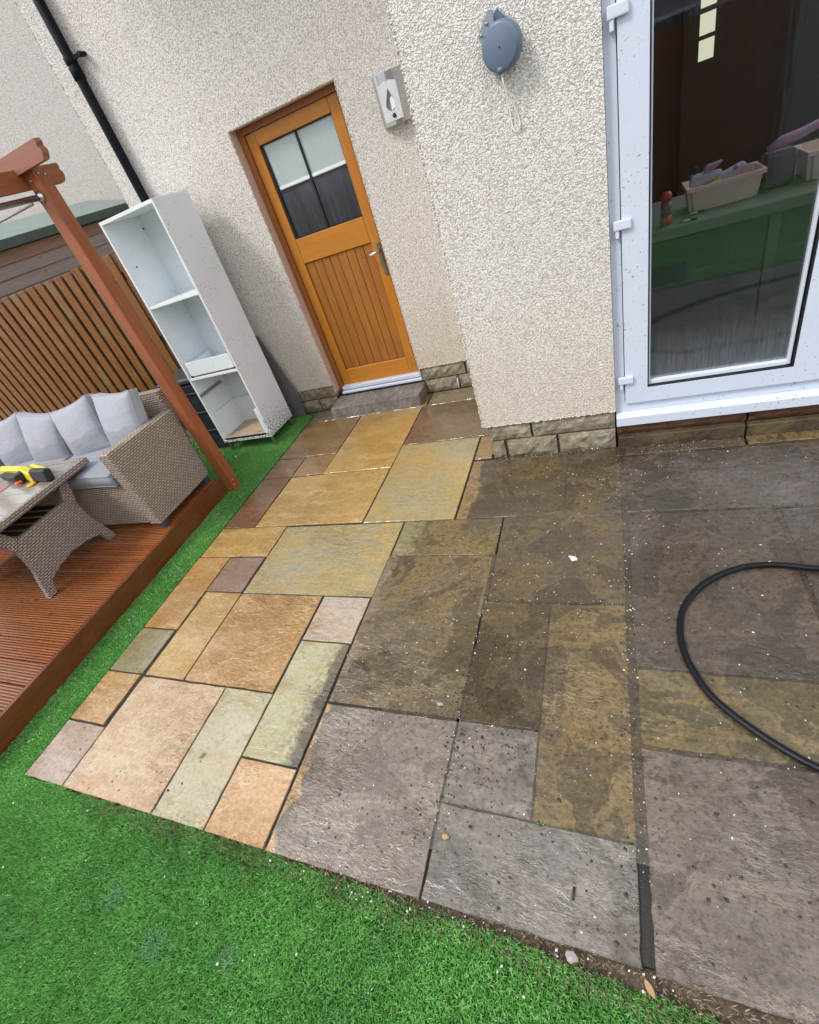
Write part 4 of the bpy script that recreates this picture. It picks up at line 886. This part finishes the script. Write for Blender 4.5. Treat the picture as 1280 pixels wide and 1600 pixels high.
def cushion(name, c, w, h, d, mat, rot, label, group, puff=.05, seed=0, cat='cushion'):
    """box cushion w x h, depth d, centre c, local y is its thickness"""
    root = thing(name, label, cat, c, rot, group); N = 22; V = []; F = []
    def pt(u, v, side):
        e = (1 - abs(u) ** 2.6) * (1 - abs(v) ** 2.6); x = u * w / 2; z = v * h / 2
        pin = 1 - .075 * (1 - abs(v) ** 2) * abs(u) ** 6 ; x *= pin; z *= 1 - .035 * (1 - u * u) * abs(v) ** 6
        wr = mnoise.noise(Vector((x * 9 + seed, z * 9, side))) * .006 * e + mnoise.noise(Vector((x * 4 + seed, z * 22, side * 3))) * .008 * (abs(u) ** 2) * (1 - abs(u) ** 8)
        y = side * (d / 2 + puff * e ** .75 + wr); z += (.014 * abs(u) ** 3 - .012) * (v > 0) * v
        return (x, y, z)
    for side in (-1, 1):
        o0 = len(V)
        for j in range(N + 1):
            for i in range(N + 1): V.append(pt(-1 + 2 * i / N, -1 + 2 * j / N, side))
        for j in range(N):
            for i in range(N):
                q = [o0 + j * (N + 1) + i, o0 + j * (N + 1) + i + 1, o0 + (j + 1) * (N + 1) + i + 1, o0 + (j + 1) * (N + 1) + i]
                F.append(q if side < 0 else q[::-1])
    per_ = [(i, 0) for i in range(N)] + [(N, j) for j in range(N)] + [(N - i, N) for i in range(N)] + [(0, N - j) for j in range(N)]
    a = [j * (N + 1) + i for i, j in per_]; o2 = (N + 1) ** 2; n = len(a)
    for k in range(n): F.append([a[k], o2 + a[k], o2 + a[(k + 1) % n], a[(k + 1) % n]])
    me = bpy.data.meshes.new('cover'); me.from_pydata(V, [], F); me.polygons.foreach_set('use_smooth', [True] * len(me.polygons)); me.materials.append(mat)
    link('cover', me, root, (0, 0, 0), True)
    for off in (0, o2):
        g = MB(); g.tube([V[off + q] for q in a], .0042, 6, closed=True); g.build('piping', mat, root, local=True, smooth=True)
    return root
G = 'grey back cushions along the sofa'
cw = .50
for i, (cx, cy, cz, ry, rz, lb) in enumerate(((-3.430, 2.475, .85, 1, -2, 'grey back cushion at the right end, beside the wicker arm'), (-3.905, 2.465, .845, -3, 4, 'second grey back cushion from the right end of the sofa'),
        (-4.385, 2.445, .835, 4, 1, 'grey back cushion behind the table corner, third from the arm'), (-4.885, 2.465, .84, -2, 6, 'grey back cushion at the left, against the dark corner cushion'))):
    cushion('back_cushion', (cx, cy, cz), (.450, .455, .445, .455)[i], .44, .075, M['cush'], (R(-16), R(ry * 2.2), R(rz * 2.2)), lb, G, .072, i * 7)
cushion('corner_cushion', (-5.36, 2.28, .84), .47, .42, .10, M['cush_dark'], (R(-14), 0, R(62)), 'dark slate back cushion in the corner of the sofa at the left edge', G, .045, 50)
cushion('seat_cushion', (-3.695, 2.205, .635), .92, .50, .085, M['seat'], (R(90), 0, 0), 'long grey seat cushion next to the wicker arm', 'grey seat cushions of the sofa', .018, 31)
cushion('seat_cushion', (-4.640, 2.205, .635), .95, .50, .085, M['seat'], (R(90), 0, 0), 'grey seat cushion mostly hidden behind the table, left of the long one', 'grey seat cushions of the sofa', .018, 37)

# ------------------------------------------------------------------ wicker table
tab = thing('garden_table', 'wicker framed table with a pale wet planked top on the deck', 'table', (-4.2, 1.61, .15))
x1, x0, y0, y1 = -3.590, -4.95, 1.05, 2.135
g = MB(); g.box(x1 - .045, x1, y0, y1, .718, .768, .008); g.box(x0, x0 + .045, y0, y1, .718, .768, .008); g.box(x0 + .046, x1 - .046, y1 - .045, y1, .718, .768, .008); g.box(x0 + .046, x1 - .046, y0, y0 + .045, .718, .768, .008); g.build('rim', M['wicker2'], tab)
nn = 8; wy = (y1 - y0 - .09) / nn
for i in range(nn):
    g = MB(); g.box(x0 + .047, x1 - .047, y0 + .046 + i * wy, y0 + .046 + (i + 1) * wy - .004, .735, .763, .002); g.build('top_plank', M['table_tile'], tab)
g = MB(); g.box(x0 + .05, x1 - .05, y0 + .05, y1 - .05, .722, .734); g.build('top_backing', M['fence_dark'], tab)
def endpanel(xa, xb):
    c = 1.61; g = MB()
    L = lambda s: [(c + s * .325, .718), (c + s * .262, .718), (c + s * .200, .602), (c + s * .268, .53), (c + s * .30, .62)]
    g.prism(L(1), 'x', xa, xb, .004); g.prism(L(-1), 'x', xa, xb, .004)
    g.prism([(c - .200, .600), (c + .200, .600), (c + .267, .528), (c + .262, .45), (c + .278, .36), (c + .305, .28), (c + .338, .152), (c + .272, .152), (c + .245, .245), (c + .12, .285), (c, .295), (c - .12, .285), (c - .245, .245), (c - .272, .152), (c - .338, .152), (c - .305, .28), (c - .278, .36), (c - .262, .45), (c - .267, .528)], 'x', xa, xb, .004)
    return g.build('end_panel', M['wicker2'], tab)
endpanel(-3.70, -3.655); endpanel(-4.885, -4.84)
for i in range(16):
    g = MB(); y = 1.43 + i * .0235; g.box(-4.838, -3.702, y, y + .014, .588, .600, .002); g.build('shelf_slat', M['fence_dark'] if i % 3 else M['wicker2'], tab)

# toy blaster on the table
toy = thing('toy_blaster', 'yellow and black toy dart blaster with orange tips lying on the wicker table', 'toy', (-3.95, 1.9, .77), (0, 0, 0))
A = Vector((-3.665, 1.845, .80)); B = Vector((-4.75, 2.06, .80)); dr_ = (B - A).normalized(); ang = math.atan2(dr_.y, dr_.x)
MX = Matrix.Rotation(ang, 3, 'Z')
def tb(name, mat, a, half, rotz=0, rotx=0, bev=.008, dz=0):
    g = MB(); p = A + dr_ * a[0] * 1.25 + MX @ Vector((0, a[1] * 1.3, 0)); half = tuple(q * 1.3 for q in half); g.obox((p.x, p.y, .808 + a[2] * 1.3), 0, half, MX @ Matrix.Rotation(R(rotz), 3, 'Z') @ Matrix.Rotation(R(rotx), 3, 'X'), bev); return g.build(name, M[mat], toy)
tb('stock_pad', 'gasket', (.045, 0, .005), (.088, .022, .036), 4, 12, .014)
tb('body', 'yellow', (.24, -.005, 0), (.115, .024, .030), -10, 10, .010)
tb('barrel_shroud', 'yellow', (.48, -.01, .012), (.15, .022, .020), 2, 0, .009)
tb('sight_rail', 'yellow', (.20, -.055, .005), (.12, .012, .014), -6, 0, .006)
tb('grip_panel', 'gasket', (.40, .035, -.005), (.14, .022, .020), -4, 0, .008)
tb('magazine', 'gasket', (.285, .02, .0), (.03, .045, .025), 0, 0, .006)
g = MB(); p = A + dr_ * .32; n_ = MX @ Vector((0, 1, 0)); g.tube([p - n_ * .10 + Vector((0, 0, .012)), p - n_ * .045 + Vector((0, 0, .012))], .013, 12); g.build('dart_tip', M['orange'], toy)
g = MB(); g.tube([p + n_ * .06 - Vector((0, 0, .01)), p + n_ * .105 - Vector((0, 0, .01))], .013, 12); g.build('dart_tip', M['orange'], toy)
g = MB(); g.lathe([(.035, 0), (.040, .006), (.036, .012), (.01, .013)], A + dr_ * .17 + n_ * .06 - Vector((0, 0, .035)), None, 20); g.build('trigger_guard', plain('amber_plastic', (.7, .38, .03), .3, .05), toy)
# red mat on the table top left edge
g = MB(); g.box(-4.50, -4.18, 1.60, 1.86, .7635, .767, .001); o = g.build('red_mat', plain('faded_red_mat', (.42, .16, .12), .4, .3)); tag(o, 'faded red sheet lying under the toy on the table', 'mat')

# ------------------------------------------------------------------ hose
hp = [(2.6, 1.3), (1.6, 1.62), (1.1, 1.69), (.85, 1.705), (.724, 1.707), (.646, 1.721), (.562, 1.729), (.471, 1.714), (.372, 1.661), (.293, 1.587), (.231, 1.481), (.208, 1.366), (.213, 1.261), (.235, 1.179), (.273, 1.093), (.336, 1.017), (.41, .951), (.48, .901), (.521, .879), (.70, .79), (1.1, .66), (2.4, .45)]
def smooth(P, k=6):
    out = []; P = [Vector((*p, 0)) for p in P]
    for i in range(len(P) - 1):
        p0, p1, p2, p3 = P[max(i - 1, 0)], P[i], P[i + 1], P[min(i + 2, len(P) - 1)]
        for j in range(k):
            t = j / k; out.append(.5 * ((2 * p1) + (p2 - p0) * t + (2 * p0 - 5 * p1 + 4 * p2 - p3) * t * t + (3 * p1 - p0 - 3 * p2 + p3) * t ** 3))
    return out + [P[-1]]
g = MB(); g.tube([Vector((p.x, p.y, .0130)) for p in smooth(hp)], .0122, 14); o = g.build('pressure_hose', M['hose']); tag(o, 'black rubber hose curving over the grimy slabs', 'hose')

# ------------------------------------------------------------------ things in the room behind the glass
t_ = thing('room_table', 'grey green table inside behind the patio glass', 'table', (1.0, 3.8, .16))
g = MB(); g.box(.10, 2.4, 3.40, 4.15, .925, .985, .006); g.build('table_top', M['tabletop'], t_)
for x, y in ((.16, 3.46), (.80, 3.46), (2.3, 3.46), (.16, 4.1), (2.3, 4.1)): g = MB(); g.box(x, x + .05, y, y + .05, .16, .924); g.build('leg', M['tabletop'], t_)
def tubbox(x0, x1, y0, y1, z, h, label):
    tb_ = thing('plastic_tub', label, 'tub', (x0, y0, z), (0, 0, 0), 'pink plastic tubs on the indoor table')
    bm = bmesh.new(); e = .018; w = .006
    def ring(i, zz, o): return [bm.verts.new(v) for v in ((x0 - o + i, y0 - o + i, zz), (x1 + o - i, y0 - o + i, zz), (x1 + o - i, y1 + o - i, zz), (x0 - o + i, y1 + o - i, zz))]
    r = [ring(0, z, 0), ring(0, z + h - .02, e * .8), ring(0, z + h - .02, e * 1.3), ring(0, z + h, e * 1.3), ring(w, z + h, e), ring(w, z + .01, 0)]
    bm.faces.new(r[0][::-1]); bm.faces.new(r[-1])
    for a, b_ in zip(r, r[1:]):
        for i in range(4): bm.faces.new([a[i], a[(i + 1) % 4], b_[(i + 1) % 4], b_[i]])
    bmesh.ops.bevel(bm, geom=[e_ for e_ in bm.edges if abs(e_.verts[0].co.z - e_.verts[1].co.z) > .05], offset=.02, segments=3, affect='EDGES')
    o = MB(); o.bm.free(); o.bm = bm; o.build('body', M['pinkplastic'], tb_); return tb_
tubbox(.44, .76, 3.60, 3.80, .987, .125, 'pale pink open plastic tub in the middle of the indoor table')
tubbox(.98, 1.35, 3.62, 3.86, .987, .135, 'pale pink plastic tub at the right edge of the patio glass')
ty = thing('toy_ship', 'white and purple toy boat heaped in the middle pink tub', 'toy', (.5, 3.7, 1.1))
def extr(name, mat, poly, y0, y1, bev=.006): g = MB(); g.prism(poly, 'y', y0, y1, bev); return g.build(name, M[mat], ty)
extr('hull', 'toywhite', [(.44, 1.10), (.56, 1.11), (.60, 1.145), (.45, 1.155)], 3.66, 3.73); extr('deckhouse', 'toypink', [(.50, 1.157), (.56, 1.160), (.60, 1.19), (.52, 1.185)], 3.67, 3.72); extr('funnel', 'gasket', [(.455, 1.157), (.48, 1.158), (.482, 1.195), (.457, 1.198)], 3.68, 3.71)
extr('stern_block', 'toywhite', [(.50, 1.07), (.62, 1.08), (.72, 1.13), (.70, 1.15), (.52, 1.10)], 3.69, 3.75); extr('ball', 'toypink', [(.645, 1.13), (.66, 1.125), (.672, 1.14), (.66, 1.155), (.648, 1.15)], 3.66, 3.685); extr('wing', 'yellow', [(.52, 1.085), (.58, 1.095), (.585, 1.115), (.525, 1.10)], 3.62, 3.65, .002)
ty2 = thing('toy_doll', 'pink and lilac soft toy lying over the right hand pink tub', 'toy', (.95, 3.7, 1.1))
g = MB(); g.tube([(.80, 3.7, 1.17), (.86, 3.7, 1.19), (.94, 3.71, 1.20), (1.02, 3.72, 1.22), (1.05, 3.72, 1.225)], [.015, .028, .024, .02, .008], 12); g.build('body', M['toypink'], ty2)
g = MB(); g.box(.79, .93, 3.66, 3.78, .987, 1.15, .012); o = g.build('toy_basket', plain('plum_basket', (.13, .09, .11), .5, .2)); tag(o, 'dark plum basket on the indoor table between the two pink tubs', 'basket')
bt = thing('drink_bottle', 'clear bottle with red lid and red base behind the patio glass', 'bottle', (.31, 3.5, .987))
g = MB(); g.lathe([(.028, .987), (.029, 1.035)], (.31, 3.5, 0), None, 20); g.build('base', M['redbottle'], bt); g = MB(); g.lathe([(.026, 1.036), (.026, 1.105)], (.31, 3.5, 0), None, 20); g.build('body', plain('smoky_clear', (.22, .12, .12), .2, .1), bt); g = MB(); g.lathe([(.028, 1.106), (.027, 1.135), (.018, 1.148)], (.31, 3.5, 0), None, 20); g.build('lid', M['redbottle'], bt)
for i, (x, y, a) in enumerate(((.40, 3.44, 0), (.45, 3.56, .1))):
    p_ = thing('pen', ('pen nearest the edge of the indoor table', 'pen lying nearer the pink tub on the indoor table')[i], 'pen', (x, y, .992), (0, 0, a), 'pens on the indoor table')
    g = MB(); g.tube([(-.03, 0, 0), (.025, 0, 0)], .005, 8); g.build('barrel', M['steel'], p_, local=True); g = MB(); g.tube([(.026, 0, 0), (.055, 0, 0)], .0055, 8); g.build('cap', M['gasket'], p_, local=True)

# ------------------------------------------------------------------ debris
def pebbles(name, pts, smin, smax, mat, label, cat, flat=.6, z=.0):
    V = []; F = []
    base = [(1, 0, 0), (-1, 0, 0), (0, 1, 0), (0, -1, 0), (0, 0, 1), (0, 0, -1)]; fs = ((0, 2, 4), (2, 1, 4), (1, 3, 4), (3, 0, 4), (2, 0, 5), (1, 2, 5), (3, 1, 5), (0, 3, 5))
    for x, y, *zz in pts:
        s = random.uniform(smin, smax) * random.choice((.7, 1, 1, 1.4)); a = random.uniform(0, 3.14); e = random.uniform(.6, 1.5); o = len(V); zb = zz[0] if zz else z
        for p in base:
            q = Vector((p[0] * s * e, p[1] * s, p[2] * s * flat)) * random.uniform(.75, 1.25); q.rotate(Euler((random.uniform(-.4, .4), 0, a))); V.append((x + q.x, y + q.y, zb + s * flat * .5 + q.z))
        F += [tuple(o + i for i in f) for f in fs]
    o = raw_mesh(name, V, F, mat, kind='stuff'); tag(o, label, cat); return o
rg = random.Random(3); chips = []
def sc(n, fx, fy):
    for _ in range(n): chips.append((fx(), fy()))
sc(300, lambda: rg.gauss(-.15, .28), lambda: rg.gauss(2.15, .38)); sc(90, lambda: rg.gauss(.35, .25), lambda: 2.74 - abs(rg.gauss(0, .12))); sc(150, lambda: rg.uniform(.06, 1.2), lambda: rg.uniform(.9, 2.7)); sc(260, lambda: rg.gauss(-.65, .3), lambda: rg.gauss(1.3, .35)); sc(90, lambda: rg.gauss(-1.0, .15), lambda: rg.uniform(.3, 1.2)); sc(110, lambda: rg.uniform(-.9, .9), lambda: rg.uniform(.3, 1.0)); sc(26, lambda: rg.uniform(-2.6, -1.2), lambda: rg.uniform(.3, 3.5)); sc(60, lambda: rg.uniform(-.72, 0), lambda: 2.755 - abs(rg.gauss(0, .02)))
chips += [(x_, y_) for x_, y_ in [(rg.gauss(.02, .015), rg.uniform(.5, 2.7)) for _ in range(90)] + [(rg.gauss(-.607, .012), rg.uniform(.4, 1.5)) for _ in range(60)] + [(rg.uniform(-.6, 0), rg.gauss(1.505, .012)) for _ in range(30)]]
chips = [(x, y) for x, y in chips if .29 < y < 2.755 and (x < -2.7 or x > -1.6 or rg.random() < .5) and -2.7 < x < 2.6]
pebbles('stone_chips', chips, .0009, .0030, M['chip'], 'tiny white stone chips scattered over the grimy slabs', 'stone chips')
gchips = [(rg.uniform(-3.04, -2.80), rg.uniform(.25, 2.6), .009) for _ in range(240)] + [(rg.uniform(-3.5, -2.85), rg.uniform(2.65, 3.4), .009) for _ in range(70)] + [(rg.uniform(-2.9, .2), rg.uniform(-.4, .25), .009) for _ in range(90)] + [(rg.uniform(-1.2, .1), rg.gauss(.255, .02), .002) for _ in range(60)]
pebbles('stone_chips', gchips, .0012, .0034, M['chip'], 'tiny white stone chips caught in the green turf', 'stone chips')
grit = [(rg.gauss(-.1, .22), rg.gauss(2.15, .35)) for _ in range(420)] + [(rg.uniform(-1.1, 1.1), rg.uniform(.3, 1.0)) for _ in range(620)] + [(rg.gauss(-.5, .1), rg.gauss(.95, .25)) for _ in range(260)] + [(rg.uniform(.06, 1), rg.uniform(1, 2.6)) for _ in range(420)] + [(rg.gauss(.03, .03), rg.uniform(.3, 2.7)) for _ in range(150)] + [(rg.gauss(-.6, .02), rg.uniform(.4, 1.3)) for _ in range(140)] + [(rg.uniform(-2.7, -1.6), rg.uniform(.3, .6)) for _ in range(50)]
grit = [(x, y) for x, y in grit if .29 < y < 2.72 and -2.7 < x < 2.6]
pebbles('grit', grit, .0012, .0050, M['grit'], 'dark specks of washed grit lying on the wet slabs', 'grit', .4)
def lump(name, c, s, mat, label, cat, seed=1):
    bm = bmesh.new(); bmesh.ops.create_icosphere(bm, subdivisions=2, radius=1)
    for v in bm.verts: v.co = Vector((v.co.x * s[0], v.co.y * s[1], v.co.z * s[2])) * (1 + .35 * mnoise.noise(v.co * 1.7 + Vector((seed, 0, 0))))
    o = MB(); o.bm.free(); o.bm = bm; ob = o.build(name, mat, loc=c); tag(ob, label, cat); return ob
lump('white_stone', (-.205, 1.776, .008), (.017, .014, .010), M['chip'], 'largest white stone lying on the dark slabs below the wall', 'stone')
lump('white_stone', (-.222, 1.795, .005), (.008, .007, .005), M['chip'], 'small white stone touching the largest one', 'stone', 4)
lump('pebble', (-.158, .256, .006), (.017, .013, .007), M['pebble'], 'round grey pebble at the edge of the turf below the slabs', 'pebble')
lump('stone_fragment', (-.567, .465, .006), (.014, .010, .005), M['twig'], 'flat tan stone fragment on the grey slab near the turf', 'stone', 6)
lump('stone_fragment', (-.70, .935, .004), (.016, .008, .003), M['pebble'], 'long thin grey stone flake on the brown slab', 'stone', 8)
def leaf(c, L, w, a, mat, label):
    P = []; n = 7
    for i in range(n + 1):
        t = i / n; ww = w * math.sin(math.pi * t) ** .7 if 0 < t < 1 else 0; P.append((t * L - L / 2, ww))
    V = [(x, y, .004 + .003 * math.sin(x * 60)) for x, y in P] + [(x, -y, .004 + .005 * math.sin(x * 50)) for x, y in P[-2:0:-1]]
    V2 = [(x, y, z + .0008) for x, y, z in V]; k = len(V)
    F = [tuple(range(k))[::-1], tuple(range(k, 2 * k))] + [(i, (i + 1) % k, k + (i + 1) % k, k + i) for i in range(k)]
    me = bpy.data.meshes.new('leaf'); me.from_pydata(V + V2, [], F); me.materials.append(mat); o = link('leaf', me, None, c); o.rotation_euler = (0, 0, a); tag(o, label, 'leaf'); return o
leaf((.030, .243, .004), .04, .008, -1.0, M['twig'], 'dry tan leaf in the dirt below the wide joint')
leaf((-1.745, .545, .002), .035, .007, 1.0, plain('olive_leaf', (.20, .17, .09), .5), 'small olive leaf on the pale green slab near the turf')
g = MB(); g.tube([(-.160, .385, .005), (-.156, .418, .005)], .0035, 8); tag(g.build('twig', M['grit']), 'short black stick on the grey slab near the turf', 'twig')
g = MB(); g.tube([(-3.37, 3.22, .012), (-3.335, 3.185, .012)], .0045, 8); tag(g.build('filter_stub', M['chip']), 'short white stub lying on the turf below the cabinet', 'stub')

V = []; F = []
for k in range(16):
    a = random.uniform(0, 6.28); h = random.uniform(.006, .016); x, y = -.265 + random.uniform(-.014, .014), .566 + random.uniform(-.006, .006); o = len(V)
    V += [(x - .0012, y, 0), (x + .0012, y, 0), (x + math.cos(a) * h * .9, y + math.sin(a) * h * .9, h)]; F.append((o, o + 1, o + 2))
me = bpy.data.meshes.new('weed'); me.from_pydata(V, [], F); me.materials.append(M['turf']); o = link('weed', me); tag(o, 'tiny green weed sprouting from the joint between the grey and brown slabs', 'weed')
